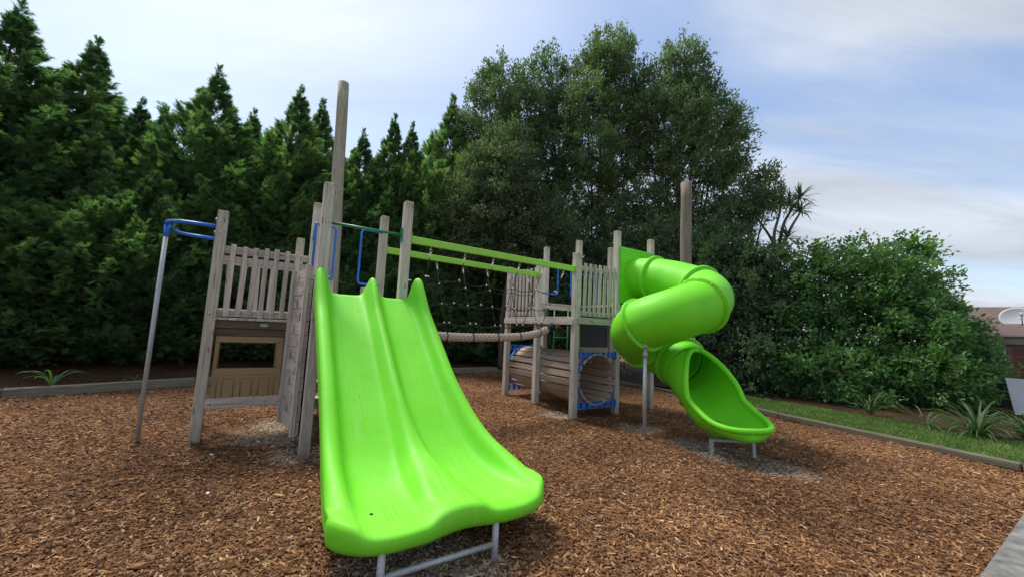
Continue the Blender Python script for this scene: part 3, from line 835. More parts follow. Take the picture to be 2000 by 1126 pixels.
# blue hand loops, blue safety bar and green ladder at the back
loop(TB, [(0.03, 1.14, 3.0), (0.49, 1.14, 3.02), (0.49, 1.14, 2.42), (0.03, 1.14, 2.42)])
loop(TB, [(1.1, 1.14, 3.05), (0.88, 1.14, 3.05), (0.88, 1.14, 2.42), (1.1, 1.14, 2.42)])
loop(TB, [(1.2, 1.14, 3.05), (1.72, 1.14, 3.05), (1.72, 1.14, 2.3)])
tube('safety_bar', [(1.16, 1.16, 2.95), (2.2, 1.16, 2.95)], 0.02, M_BLUE, TB)
lad = tube('ladder', [(1.43, 2.36, 0.0), (1.43, 2.36, 2.15)], 0.017, M_GREEN, TB)
tube('ladder_rail', [(1.90, 2.36, 0.0), (1.90, 2.36, 2.15)], 0.017, M_GREEN, lad)
for z in (0.35, 0.72, 1.11, 1.45, 1.80): tube('rung', [(1.43, 2.36, z), (1.90, 2.36, z)], 0.014, M_GREEN, lad, 8)

# ------------------------------------------------------------------ barrel tunnel
TN = empty('barrel_tunnel', PR, TH, 'round barrel tunnel of weathered slats with blue steel end frames', 'tunnel')
CX, CZ, RT = 0.555, 0.715, 0.49
ns = 20
for k in range(ns):
    a = 2 * math.pi * (k + 0.5) / ns
    c, s = math.cos(a), math.sin(a)
    rr = RT - 0.018 + rng.uniform(-.004, .004)
    lumber('slat', (CX + rr * c, -0.07 + rng.uniform(-.01, .01), CZ + rr * s), (CX + rr * c, 2.40, CZ + rr * s), 0.118, 0.034, M_TUNW, TN, side=(-s, 0, c), bev=0.005)
def ring(name, y, r0, w, t, mat, parent, seg=40):
    V, Fc = [], []
    for k in range(seg):
        a = 2 * math.pi * k / seg
        for (rr, yy) in ((r0, y), (r0 + t, y), (r0 + t, y + w), (r0, y + w)):
            V.append((CX + rr * math.cos(a), yy, CZ + rr * math.sin(a)))
    for k in range(seg):
        b, e = k * 4, ((k + 1) % seg) * 4
        for j in range(4): Fc.append((b + j, b + (j + 1) % 4, e + (j + 1) % 4, e + j))
    return from_py(name, V, Fc, mat, False, parent)
ring('steel_band', 1.10, RT + 0.004, 0.045, 0.008, M_GALV, TN)
for y in (-0.05, 2.33):
    er = ring('end_ring', y, RT + 0.003, 0.06, 0.010, M_BLUE, TN)
    yc = y + 0.02
    for (za, zb) in ((CZ + 0.415, CZ + 0.515), (CZ - 0.535, CZ - 0.42)):
        for z in (za, zb):
            lumber('frame_bar', (0.062, yc, z), (1.068, yc, z), 0.012, 0.05, M_BLUE, er, side=(0, 0, 1), bev=0.002)
        xs_ = (0.10, 0.22, 0.34, 0.77, 0.89, 1.01) if za > CZ else (0.09, 0.24, 0.39, 0.55, 0.71, 0.86, 1.01)
        for x in xs_:
            lumber('frame_strut', (x, yc, za + .006), (x, yc, zb - .006), 0.055, 0.045, M_BLUE, er, bev=0.002)
    for x in (0.066, 1.064):
        for z in (CZ + 0.465, CZ - 0.478):
            lumber('frame_plate', (x, yc, z - 0.075), (x, yc, z + 0.075), 0.008, 0.09, M_BLUE, er, bev=0.002)

# ------------------------------------------------------------------ rope net bridge
NB0 = PB + UU * 1.03                                          # near beam, slide tower end
NB1 = PR
FB0 = PB + UU * 0.98 + VV * 1.07
FB1 = PR + VV * 1.18
nb = empty('net_bridge', (NB0 + FB1) / 2, 0, 'lime green beamed rope net bridge with thick braided foot rope between the towers', 'rope bridge')
O_ = nb.location.copy()
def on(a, b, t, z): 
    p = a.lerp(b, t) - O_
    return Vector((p.x, p.y, z))
dn = (NB1 - NB0).normalized(); df = (FB1 - FB0).normalized()
for (a, b, d) in ((NB0, NB1, dn), (FB0, FB1, df)):
    p, q = a + d * 0.062 - O_, b - d * 0.062 - O_
    bm_ = lumber('beam', (p.x, p.y, 2.80), (q.x, q.y, 2.80), 0.105, 0.05, M_BEAM, nb, side=(0, 0, 1), bev=0.006)
    for e, sg in ((p, 1), (q, -1)):
        w = e + d * (0.004 * sg)
        fl = lumber('beam_plate', (w.x, w.y, 2.72), (w.x, w.y, 2.89), 0.008, 0.115, M_BEAM, nb, side=d, bev=0.002)
M0 = (NB0 + FB0) / 2; M1 = (NB1 + FB1) / 2
def foot(t):
    z = 1.66 * (1 - t) + 1.74 * t - 0.23 * (1 - (2 * t - 1) ** 4) - 0.03 * math.sin(math.pi * t)
    return on(M0, M1, t, z)
def braid():
    P = [foot(-0.03 + 1.06 * k / 300) for k in range(301)]
    fr = frames(P)
    seg = 36
    V, Fc = [], []
    s = 0.0
    for i, (p, t, n, b) in enumerate(fr):
        if i: s += (P[i] - P[i - 1]).length
        for k in range(seg):
            a = 2 * math.pi * k / seg
            w = abs(((a * 4 / math.pi) % 2) - 1)              # zig-zag of the plait
            h = abs(math.sin(s * 36 + w * 2.4))
            g = abs(math.sin(a * 2))
            r = 0.052 + 0.026 * h ** 0.7 * (0.45 + 0.55 * g ** 0.4)
            V.append(p + n * (r * math.cos(a)) + b * (r * math.sin(a)))
    for i in range(len(fr) - 1):
        for k in range(seg):
            k2 = (k + 1) % seg
            Fc.append((i * seg + k, i * seg + k2, (i + 1) * seg + k2, (i + 1) * seg + k))
    Fc.append(tuple(range(seg))); Fc.append(tuple((len(fr) - 1) * seg + k for k in range(seg)))
    return from_py('foot_rope', V, Fc, M_ROPE, True, nb)
fr_ = braid()
tube('rope_sleeve', [foot(0.935 + 0.045 * k / 6) for k in range(7)], 0.083, M_BLACK, nb, 16)
ts = [0.115, 0.285, 0.44, 0.60, 0.755, 0.905]
def clip(p, d, L=0.035, r=0.011):
    tube('clip', [p - d * L / 2, p + d * L / 2], r, M_WHITE, nb, 8)
for (a, b, sg) in ((NB0, NB1, -1), (FB0, FB1, 1)):
    lines = []
    for i, t in enumerate(ts):
        top = on(a, b, t, 2.745)
        tf = t * 0.94 + 0.02 + (0.02 if i == 0 else 0)
        bot = foot(tf) + (top - foot(tf)).normalized() * 0.055
        d = (top - bot)
        def lp(f, top=top, bot=bot):
            p = top.lerp(bot, f)
            return p + Vector((0, 0, 0.0))
        lines.append(lp)
        dd = d.normalized()
        # eye bolt, shackle ring, ferrule, rope
        tube('eye_bolt', [top + Vector((0, 0, 0.03)), top - dd * 0.04], 0.007, M_BOLT, nb, 8)
        c0 = top - dd * 0.06
        ax = dd.cross(dn).normalized()
        tube('shackle', [c0 + dd * (0.026 * math.cos(q)) + dn * (0.018 * math.sin(q)) for q in [2 * math.pi * k / 12 for k in range(13)]], 0.005, M_BOLT, nb, 6)
        clip(top - dd * 0.125, dd, 0.085, 0.011)
        tube('hanger_rope', [top - dd * 0.09, lp(0.35), lp(0.7), bot], 0.0068, M_BLACK, nb, 8)
        q0 = foot(tf)
        rd = (foot(tf + 0.01) - foot(tf - 0.01)).normalized()
        if sg < 0:
            n1 = dd; n2 = rd.cross(dd).normalized()
            tube('binding', [q0 + n1 * (0.079 * math.cos(q)) + n2 * (0.079 * math.sin(q)) for q in [2 * math.pi * k / 20 for k in range(21)]], 0.008, M_BLACK, nb, 6)
    for f in (0.34, 0.60, 0.86):
        for i in range(len(lines) - 1):
            p, q = lines[i](f + 0.01 * math.sin(i * 2 + f * 9)), lines[i + 1](f + 0.01 * math.sin(i * 2 + 2 + f * 9))
            P = []
            for k in range(9):
                t = k / 8
                w = p.lerp(q, t); w.z -= 0.055 * (1 - (2 * t - 1) ** 2)
                P.append(w)
            tube('net_rope', P, 0.0058, M_BLACK, nb, 7)
        for i in range(len(lines)):
            p = lines[i](f + 0.01 * math.sin(i * 2 + f * 9))
            e = i in (0, len(lines) - 1)
            clip(p, (dn if e else Vector((0, 0, 1))), 0.06 if e else 0.03, 0.0115)

# ------------------------------------------------------------------ double slide
SO = Vector((-1.95, 5.05, 0))
ds = empty('double_slide', SO, TH, 'large lime green plastic double slide with two lanes fanning out at the foot', 'slide')
# own space: x along the width, -y down the slide
def bed(s):
    s0 = 0.12
    z = 1.945
    if s <= s0: return z
    n = 40; acc = 0; st = (s - s0) / n
    for k in range(n):
        q = s0 + (k + 0.5) * st
        acc += st * (0.80 * (1 - sst(1.62, 2.5, q)) + 0.03)
    return z - acc + 0.022 * sst(2.62, 2.80, s)
S_END = 2.84
def section(s):
    e = sst(1.25, 2.85, s)
    al, ar, c = -0.505 - 0.045 * e, 0.665 + 0.265 * e, 0.08 + 0.085 * e
    ear = 1 - sst(0.10, 0.55, s)
    rh = (0.170 + 0.135 * ear) * (1 - 0.62 * sst(2.15, 2.84, s))
    dh = (0.155 + 0.09 * ear) * (1 - 0.60 * sst(2.2, 2.84, s))
    wd = 0.030 + 0.11 * e ** 1.5
    sk = 0.15 - 0.05 * sst(2.0, 2.8, s)
    g = 1 + 0.35 * e
    L = [(-0.076, -sk), (-0.080, -sk * 0.3), (-0.088, rh * 0.5), (-0.082, rh * 0.82), (-0.058, rh * 0.965), (-0.025, rh), (0.010 * g, rh * 0.94), (0.038 * g, rh * 0.72), (0.062 * g, rh * 0.38), (0.100 * g, rh * 0.09), (0.165 * g, 0.0)]
    D = [(0.15 * g, 0.0), (0.085 * g, dh * 0.11), (0.05 * g, dh * 0.42), (0.020 * g, dh * 0.74), (-0.25 * wd + 0.004, dh * 0.94)]
    C = [(al + x, h) for x, h in L] + [((al + c - wd) / 2, -0.003)] + [(c - wd - x, h) for x, h in D] + [(c, dh)] + [(c + wd + x, h) for x, h in reversed(D)] + [((ar + c + wd) / 2, -0.003)] + [(ar - x, h) for x, h in reversed(L)]
    return C, al, ar, c
def front_cut(a, al, ar, c):
    def corner(d, r):
        d = min(max(d, 0.001), r)
        return r * (1 - math.sqrt(max(0.0, 1 - ((r - d) / r) ** 2)))
    return 0.85 * corner(a - al + 0.09, 0.36) + 0.85 * corner(ar + 0.09 - a, 0.42) + 0.05 * (1 - sst(0.0, 0.34, abs(a - c - 0.03)))
def slide_pt(s, j, C2, al, ar, c):
    a, h = C2[j]
    n_ = len(C2)
    ac = a                                                     # the skirts end square under the widest point of the rim
    if j < 9: ac = min(C2[k][0] for k in range(j, 12))
    if j > n_ - 10: ac = max(C2[k][0] for k in range(n_ - 12, j + 1))
    sc_ = s - front_cut(ac, al, ar, c) * sst(1.95, 2.84, s)
    return a, -sc_, bed(s) + h
def cr(C, n):
    P = spline([Vector((a, h, 0)) for a, h in C], n)
    return [(p.x, p.y) for p in P]
def make_slide():
    rows = [0.0, 0.03] + list(np.linspace(0.07, 2.62, 84)) + list(np.linspace(2.64, S_END, 12))
    V, Fc = [], []
    W = None
    for s in rows:
        C, al, ar, c = section(s)
        C2 = cr(C, 3)
        W = len(C2)
        for j in range(W):
            x, y, z = slide_pt(s, j, C2, al, ar, c)
            if s < 0.05: z = min(z, bed(0) + (z - bed(0)) * (0.4 if s == 0 else 0.85))
            V.append((x, y, z))
    C, al, ar, c = section(S_END); C2 = cr(C, 3)
    zb = bed(S_END)
    nr = len(rows)
    # the lip rolls over and runs back under, square to the outline of the foot
    last = [Vector(slide_pt(S_END, j, C2, al, ar, c)) for j in range(W)]
    nrm = []
    for j in range(W):
        p, q = last[max(j - 6, 0)], last[min(j + 6, W - 1)]
        t = Vector((q.x - p.x, q.y - p.y, 0))
        nrm.append(Vector((t.y, -t.x, 0)).normalized() if t.length > 1e-4 else Vector((0, -1, 0)))
    for (ds_, t) in ((0.028, 0.05), (0.046, 0.18), (0.052, 0.42), (0.042, 0.72), (0.015, 0.94), (-0.05, 1.0)):
        for j in range(W):
            z = last[j].z
            q = last[j] + nrm[j] * ds_ * abs(nrm[j].y) * (1 - sst(0.0, 1.0, max(0.0, (zb + 0.02 - z) / 0.13)))
            q.z = z + (min(zb - 0.12, z) - z) * t
            V.append(tuple(q))
        nr += 1
    for i in range(nr - 1):
        for j in range(W - 1):
            b = i * W + j
            Fc.append((b, b + W, b + W + 1, b + 1))
    o = from_py('chute', V, Fc, M_SLIDE, True, ds)
    md = o.modifiers.new('shell', 'SOLIDIFY'); md.thickness = 0.008; md.offset = -1
    return o
ch = make_slide()
# grip ribs at the foot of each lane
for (f0, f1) in ((-0.46, -0.02), (0.24, 0.86)):
    for k in range(5):
        t = (k + 0.5) / 5
        P = []
        for s in np.linspace(2.34, 2.73, 14):
            C, al, ar, c = section(s)
            wd = 0.030 + 0.11 * sst(1.25, 2.85, s) ** 1.5
            A0, A1 = (al + 0.20, c - wd - 0.17) if f0 < 0 else (c + wd + 0.17, ar - 0.20)
            a = A0 + (A1 - A0) * (0.08 + 0.84 * t)
            P.append((a, -(s - front_cut(a, al, ar, c) * sst(1.95, 2.84, s)), bed(s) - 0.006))
        tube('rib', P, [0.0085 * math.sin(math.pi * (0.04 + 0.92 * q / 13)) ** 0.6 for q in range(14)], M_SLIDE, ch, 6)
# drain plug and steel legs
tube('drain_plug', [(-0.36, -2.52, bed(2.62) - 0.01), (-0.36, -2.52, bed(2.62) + 0.008)], 0.013, M_BLACK, ch, 12)
l2 = Vector((-0.04, 2.91, 0)) - SO
lx, ly = l2.dot(UU), l2.dot(VV)
for x in (lx, lx - 0.80):
    tube('leg', [(x, ly, -0.1), (x, ly, 0.25)], 0.024, M_GALV, ds, 14)
tube('cross_bar', [(lx - 0.80, ly, 0.085), (lx, ly, 0.085)], 0.019, M_GALV, ds, 14)

# ------------------------------------------------------------------ spiral tube slide
ts_ = empty('tube_slide', (2.75, 6.6, 0), 0, 'lime green spiral tube slide with flanged sections and open exit chute', 'slide')
T0 = Vector((2.75, 6.6, 0))
CTRL = [(2.62, 8.27, 2.82), (2.92, 7.82, 2.76), (3.22, 7.38, 2.62), (3.44, 6.86, 2.40), (3.16, 6.33, 2.16), (2.62, 6.12, 1.96), (2.20, 6.38, 1.78), (2.22, 6.88, 1.58), (2.58, 7.12, 1.40), (2.93, 6.90, 1.23), (3.00, 6.48, 1.06)]
EXIT = [(3.00, 6.48, 1.06), (3.05, 6.06, 0.84), (3.10, 5.70, 0.68), (3.16, 5.37, 0.61), (3.20, 5.10, 0.595)]
TR = 0.405
path = [p - T0 for p in spline(CTRL + EXIT[1:2], 12)][:len(CTRL) * 12 - 11]
def sweep(P, R, seg=40):
    V, Fc = [], []
    n = len(P)
    for i in range(n):
        t = (P[min(i + 1, n - 1)] - P[max(i - 1, 0)]).normalized()
        r = t.cross(Vector((0, 0, 1))).normalized(); up = r.cross(t)
        for k in range(seg):
            a = 2 * math.pi * k / seg
            V.append(P[i] + r * (R * math.cos(a)) + up * (R * math.sin(a)))
    for i in range(n - 1):
        for k in range(seg):
            k2 = (k + 1) % seg
            Fc.append((i * seg + k, i * seg + k2, (i + 1) * seg + k2, (i + 1) * seg + k))
    return V, Fc
cuts = [0, 12, 33, 50, 72, 92, 112, len(path) - 1]
for a, b in zip(cuts[:-1], cuts[1:]):
    V, Fc = sweep(path[a:b + 1], TR, 44)
    o = from_py('tube_section', V, Fc, M_LIME, True, ts_)
    md = o.modifiers.new('shell', 'SOLIDIFY'); md.thickness = 0.01; md.offset = -1
def flange(i):
    t = (path[min(i + 1, len(path) - 1)] - path[max(i - 1, 0)]).normalized()
    r = t.cross(Vector((0, 0, 1))).normalized(); up = r.cross(t)
    V, Fc = [], []
    seg = 48
    prof = [(-0.050, TR - 0.002), (-0.030, TR + 0.012), (-0.026, TR + 0.056), (-0.019, TR + 0.064), (0.019, TR + 0.064), (0.026, TR + 0.056), (0.030, TR + 0.012), (0.050, TR - 0.002)]
    for k in range(seg):
        a = 2 * math.pi * k / seg
        d = r * math.cos(a) + up * math.sin(a)
        for (q, R) in prof: V.append(path[i] + t * q + d * R)
    m = len(prof)
    for k in range(seg):
        b, e = k * m, ((k + 1) % seg) * m
        for j in range(m - 1): Fc.append((b + j, b + j + 1, e + j + 1, e + j))
    f = from_py('flange', V, Fc, M_LIME, True, ts_)
    for k in range(12):
        a = 2 * math.pi * (k + 0.3) / 12
        d = r * math.cos(a) + up * math.sin(a)
        for sg in (-1, 1):
            bo = bolt(f, path[i] + t * (0.029 * sg) + d * (TR + 0.036), t * sg, 1.15)
    return r, up, t
for i in cuts[1:-1]:
    FRM = flange(i)
# entry panel in the upper deck railing
PQ = PR + UU * 1.68 - T0
def entry_panel():
    bm = bmesh.new()
    w, z0, z1, t = 0.545, 2.24, 3.42, 0.03
    bmesh.ops.create_cube(bm, size=1)
    bmesh.ops.scale(bm, vec=(2 * w, t, z1 - z0), verts=bm.verts)
    bmesh.ops.bevel(bm, geom=bm.edges[:], offset=0.008, segments=2, affect='EDGES')
    o = from_bm('entry_panel', bm, M_LIME, False, ts_)
    o.location = PQ + Vector((0, 0, (z0 + z1) / 2)) - VV * 0.075
    o.rotation_euler = (0, 0, TH)
    for z in (3.30, 3.36):
        p = lumber('panel_rib', (-w + 0.03, -0.018, z - 2.83), (w - 0.03, -0.018, z - 2.83), 0.012, 0.012, M_LIME, o, side=(0, 0, 1), bev=0.003)
    for k in range(5):
        for x in (-w + 0.05, w - 0.05):
            b = link('bolt', BOLT, o); b.location = (x, -0.017, -0.5 + k * 0.25); b.rotation_euler = (math.radians(90), 0, 0)
    return o
entry_panel()
# exit chute: closed tube that opens into a rounded tongue
def exit_chute():
    P = [p - T0 for p in spline(EXIT, 16)]
    n = len(P)
    seg = 36
    V, Fc, rimL, rimR = [], [], [], []
    for i, p in enumerate(P):
        f = i / (n - 1)
        t = (P[min(i + 1, n - 1)] - P[max(i - 1, 0)]).normalized()
        r = t.cross(Vector((0, 0, 1))).normalized(); up = r.cross(t)
        al = math.pi * (1 - 0.5 * min(1.0, f / 0.42) ** 0.75) - 0.001
        R = TR + 0.05 * sst(0.0, 0.55, f)
        tip = max(0.0, (f - 0.64) / 0.36)
        w = max(1 - (tip * 0.995) ** 2.1, 0.0) ** 0.5
        dep = max(w, 0.0) ** 0.55
        drop = 0.16 * sst(0.3, 1.0, f)
        for k in range(seg + 1):
            b = -al + 2 * al * k / seg
            x = R * math.sin(b) * w
            z = -R * math.cos(b)
            if f > 0.42:
                z = -R * math.cos(b) * (0.46 + 0.54 * (1 - sst(0.42, 0.85, f))) * dep
            q = p + r * x + up * z
            q.z -= drop
            V.append(q)
            if k == 0: rimL.append(q.copy())
            if k == seg: rimR.append(q.copy())
    for i in range(n - 1):
        for k in range(seg):
            b = i * (seg + 1) + k
            Fc.append((b, b + 1, b + seg + 2, b + seg + 1))
    o = from_py('exit_chute', V, Fc, M_LIME, True, ts_)
    md = o.modifiers.new('shell', 'SOLIDIFY'); md.thickness = 0.014; md.offset = 0
    rim = rimL + rimR[::-1]
    rim = [rim[i] for i in range(len(rim)) if i == 0 or (rim[i] - rim[i - 1]).length > 0.012]
    tube('rim', rim[1:-1] + [rim[1]], 0.040, M_LIME, o, 12)
    return o
ex = exit_chute()
# support collar, posts and legs
def bone(name, P, r, mat=M_GALV, parent=ts_, seg=12):
    return tube(name, [Vector(p) - T0 for p in P], r, mat, parent, seg)
bone('support_post', [(2.15, 6.15, -0.1), (2.15, 6.15, 1.44)], 0.030, seg=16)
bone('post_socket', [(2.15, 6.15, 1.26), (2.15, 6.15, 1.34)], 0.040)
bone('post_socket', [(2.15, 6.15, 1.40), (2.15, 6.15, 1.47)], 0.042)
bone('support_post', [(3.38, 7.34, -0.1), (3.38, 7.34, 2.0)], 0.030, seg=16)
t = (path[73] - path[71]).normalized(); r = t.cross(Vector((0, 0, 1))).normalized(); up = r.cross(t)
V, Fc = [], []
for k in range(19):
    a = math.radians(200 + 140 * k / 18)
    for q, R in ((0.025, TR + 0.002), (0.025, TR + 0.06), (0.034, TR + 0.06), (0.034, TR + 0.002)):
        V.append(path[72] + t * q + (r * math.cos(a) + up * math.sin(a)) * R)
for k in range(18):
    for j in range(4): Fc.append((k * 4 + j, k * 4 + (j + 1) % 4, (k + 1) * 4 + (j + 1) % 4, (k + 1) * 4 + j))
Fc += [(0, 1, 2, 3), (72, 75, 74, 73)]
from_py('support_bracket', V, Fc, M_GALV, False, ts_)
for x in (2.87, 3.45):
    lumber('leg', Vector((x, 5.51, -0.1)) - T0, Vector((x - 0.01, 5.53, 0.22)) - T0, 0.045, 0.045, M_GALV, ts_)
lumber('cross_bar', Vector((2.84, 5.53, 0.20)) - T0, Vector((3.47, 5.53, 0.20)) - T0, 0.04, 0.04, M_GALV, ts_, side=(0, 0, 1))
bm = bmesh.new(); bmesh.ops.create_cube(bm, size=1)
for v in bm.verts:
    top_ = v.co.z > 0
    v.co = Vector((v.co.x * (0.20 if top_ else 0.13), v.co.y * (0.30 if top_ else 0.16), v.co.z * 0.22))
bmesh.ops.bevel(bm, geom=bm.edges[:], offset=0.015, segments=2, affect='EDGES')
o = from_bm('chute_foot', bm, M_LIME, True, ts_); o.location = Vector((3.02, 5.66, 0.30)) - T0
# ------------------------------------------------------------------ tall timber poles
def round_pole(top, bot, r0, r1, mat, label):
    top, bot = Vector(top), Vector(bot)
    e = empty('timber_pole', bot, 0, label, 'pole', 'tall round timber poles')
    P = [bot.lerp(top, k / 14) - bot + Vector((0.006 * math.sin(k * 1.1), 0.006 * math.cos(k * 1.7), 0)) for k in range(15)]
    V, Fc = tube_data(P, [r0 + (r1 - r0) * k / 14 for k in range(15)], 20)
    from_py('shaft', V, Fc, mat, True, e).data.polygons[-1].use_smooth = False
    return e
pt = at(671, 163, 8.4)
pb = at(642, 700, 8.4); pb.z = -0.1
round_pole(pt, pb, 0.15, 0.118, M_POLE, 'tall grey round timber pole rising behind the slide tower')
pt = at(1340, 357, 9.4)
pb = pt.copy(); pb.z = -0.1; pb.x -= 0.02
round_pole(pt, pb, 0.14, 0.128, M_PCOL, 'brown round timber pole rising behind the spiral slide against the trees')

# ------------------------------------------------------------------ foliage builders (numpy)
def rot_basis(d, roll):
    """orthonormal frames for unit vectors d (n,3): d, side, normal"""
    up = np.tile(np.array([0, 0, 1.0]), (len(d), 1))
    s = np.cross(d, up); ln = np.linalg.norm(s, axis=1, keepdims=True)
    s = np.where(ln > 1e-3, s / np.maximum(ln, 1e-6), np.array([1.0, 0, 0]))
    n = np.cross(s, d)
    c, q = np.cos(roll)[:, None], np.sin(roll)[:, None]
    return s * c + n * q, n * c - s * q
def unit(v):
    return v / np.maximum(np.linalg.norm(v, axis=1, keepdims=True), 1e-9)
def leaves(c, d, L, W, roll, g, fold=0.25):
    """folded four-point leaves: c base, d direction, returns verts, tris"""
    s, n = rot_basis(d, roll)
    L, W = L[:, None], W[:, None]
    V = np.stack([c, c + d * L * 0.5 + s * W * 0.5 + n * W * fold, c + d * L, c + d * L * 0.5 - s * W * 0.5 + n * W * fold], 1).reshape(-1, 3)
    b = (np.arange(len(c)) * 4)[:, None]
    return V, np.concatenate([np.stack([b, b + 1, b + 2], 2)[:, 0], np.stack([b, b + 2, b + 3], 2)[:, 0]], 1).reshape(-1, 3)
class Acc:
    def __init__(s): s.V, s.F, s.n = [], [], 0
    def add(s, V, F):
        s.V.append(V); s.F.append(F + s.n); s.n += len(V)
    def build(s, name, mat, parent=None):
        return from_np(name, np.concatenate(s.V), np.concatenate(s.F), mat, False, parent)

# one spray of cypress: a stem with scaly side shoots, as a template of quads
def spray_template(g):
    V, F = [], []
    def tri(a, b, w):
        a, b = np.array(a), np.array(b)
        d = (b - a) / np.linalg.norm(b - a)
        q = np.array([-d[1], d[0], 0.0])
        i = len(V)
        V.extend([a - q * w, a + q * w, b])
        F.append([i, i + 1, i + 2])
    n = 6
    pts = [np.array([k / n, 0.0, -0.20 * (k / n) ** 2]) for k in range(n + 1)]
    for k in range(0, n - 1):
        t = k / n
        for sg in (-1, 1):
            l = 0.50 * (1 - t) ** 0.6 * g.uniform(0.7, 1.2) + 0.14
            a = math.radians(g.uniform(24, 52))
            tri(pts[k], pts[k] + l * np.array([math.cos(a), sg * math.sin(a), g.uniform(-0.25, 0.12)]), 0.062)
    tri(pts[0], pts[4], 0.05); tri(pts[3], pts[-1], 0.055)
    return np.array(V), np.array(F)
gT = np.random.default_rng(3)
SPR = [spray_template(gT) for _ in range(5)]
def place_sprays(acc, c, d, L, roll, g):
    """put spray templates at c pointing along d"""
    s, n = rot_basis(d, roll)
    which = g.integers(0, len(SPR), len(c))
    for w, (tv, tf) in enumerate(SPR):
        k = np.where(which == w)[0]
        if not len(k): continue
        l = L[k][:, None, None]
        V = c[k][:, None, :] + l * (tv[None, :, 0:1] * d[k][:, None, :] + tv[None, :, 1:2] * s[k][:, None, :] + tv[None, :, 2:3] * n[k][:, None, :])
        m = len(tv)
        F = (np.arange(len(k)) * m)[:, None, None] + tf[None]
        acc.add(V.reshape(-1, 3), F.reshape(-1, 3))
def conifer_mesh(seed, h=8.0, r=1.75, nb=170, per=15, bare=0.0, lean=0.25):
    g = np.random.default_rng(seed)
    acc = Acc()
    C, D, L, R = [], [], [], []
    core = []
    for i in range(nb):
        z = h * (bare + (1 - bare) * (i + g.uniform(0, 1)) / nb) 
        z = h * (z / h) ** 1.0
        f = z / h
        az = i * 2.39996 + g.uniform(-0.4, 0.4)
        rad = min(1.75 * r * (1 - f ** 1.15) ** 0.85, 1.12 * r) * g.uniform(0.78, 1.14) * (1 - 0.42 * sst(0.62, 0.95, f)) + 0.05
        rise = 0.25 + 0.75 * f + g.uniform(-0.1, 0.15)
        o = np.array([math.cos(az), math.sin(az), 0.0])
        base = np.array([lean * f * f, 0, max(z - 0.35 * rad * rise, 0.1)])
        tip = base + o * rad + np.array([0.10 * rad + 0.05, 0, rad * rise * 0.75])
        dirn = tip - base
        k = per if f < 0.75 else int(per * (0.35 + 2.4 * (1 - f)))
        t = g.uniform(0.28, 1.0, k) ** 0.6
        side = np.cross(o, [0, 0, 1.0])
        wid = 0.46 * rad ** 0.6
        p = base + dirn * t[:, None] + side * (g.normal(0, 0.42, k) * wid * (1.25 - t))[:, None] + np.array([0, 0, 1.0]) * (g.normal(0.02, 0.16, k) * wid)[:, None]
        p[:, 2] += 0.10 * rad * t ** 3
        dd = unit(dirn / np.linalg.norm(dirn) + np.stack([g.normal(0.22, 0.38, k), g.normal(0, 0.38, k), g.normal(0.12, 0.30, k)], 1))
        C.append(p); D.append(dd); L.append(g.uniform(0.13, 0.26, k) * (0.8 if f > 0.85 else 1.0)); R.append(g.normal(0, 0.7, k))
        if f < 0.78: core.append(np.stack([base + dirn * q for q in g.uniform(0.1, 0.6, 7)]))
    # leader
    k = 150
    q = g.uniform(0, 1, k) ** 0.8
    zt = (0.86 + 0.19 * q) * h
    az = g.uniform(0, 6.28, k); rr_ = 0.26 * (1 - q) ** 0.9 * g.uniform(0.2, 1.0, k) + 0.01
    C.append(np.stack([lean * (zt / h) ** 2 + rr_ * np.cos(az), rr_ * np.sin(az), zt], 1)); D.append(unit(np.stack([0.6 * np.cos(az) + g.normal(0.2, 0.2, k), 0.6 * np.sin(az) + g.normal(0, 0.2, k), np.full(k, 0.75)], 1)))
    L.append(g.uniform(0.10, 0.19, k)); R.append(g.uniform(-3, 3, k))
    place_sprays(acc, np.concatenate(C), np.concatenate(D), np.concatenate(L), np.concatenate(R), g)
    core = np.concatenate(core)
    m = len(core)
    dd = unit(g.normal(0, 1, (m, 3)) + np.array([0, 0, 0.5]))
    place_sprays(acc, core, dd, g.uniform(0.28, 0.5, m), g.uniform(-3, 3, m), g)
    return acc
def trunk_mesh(P, r, seg=8):
    return tube_data(P, r, seg)
CON = []
for s in range(4):
    acc = conifer_mesh(100 + s, nb=[230, 215, 245, 225][s], per=[56, 60, 54, 58][s], r=[1.7, 1.85, 1.6, 1.75][s])
    o = acc.build('crown', M_CONI)
    CON.append(o.data)
    bpy.data.objects.remove(o)
tv, tf = tube_data([(0, 0, -0.1), (0.03, 0.02, 2.5), (0.08, 0, 5), (0.22, 0, 7.6)], [0.16, 0.12, 0.075, 0.02], 8)
TRK = bpy.data.meshes.new('trunk'); TRK.from_pydata([tuple(v) for v in tv], [], tf); TRK.materials.append(M_TRUNK)
def hedge_y(px):
    """depth of the hedge line (trunks) seen through picture column px"""
    pts = [(-260, 7.7), (0, 9.4), (200, 10.6), (420, 12.3), (590, 13.7), (700, 15.0), (870, 16.4), (980, 17.0), (1100, 17.4)]
    for (a, y0), (b, y1) in zip(pts[:-1], pts[1:]):
        if px <= b: return y0 + (y1 - y0) * (px - a) / (b - a)
    return pts[-1][1]
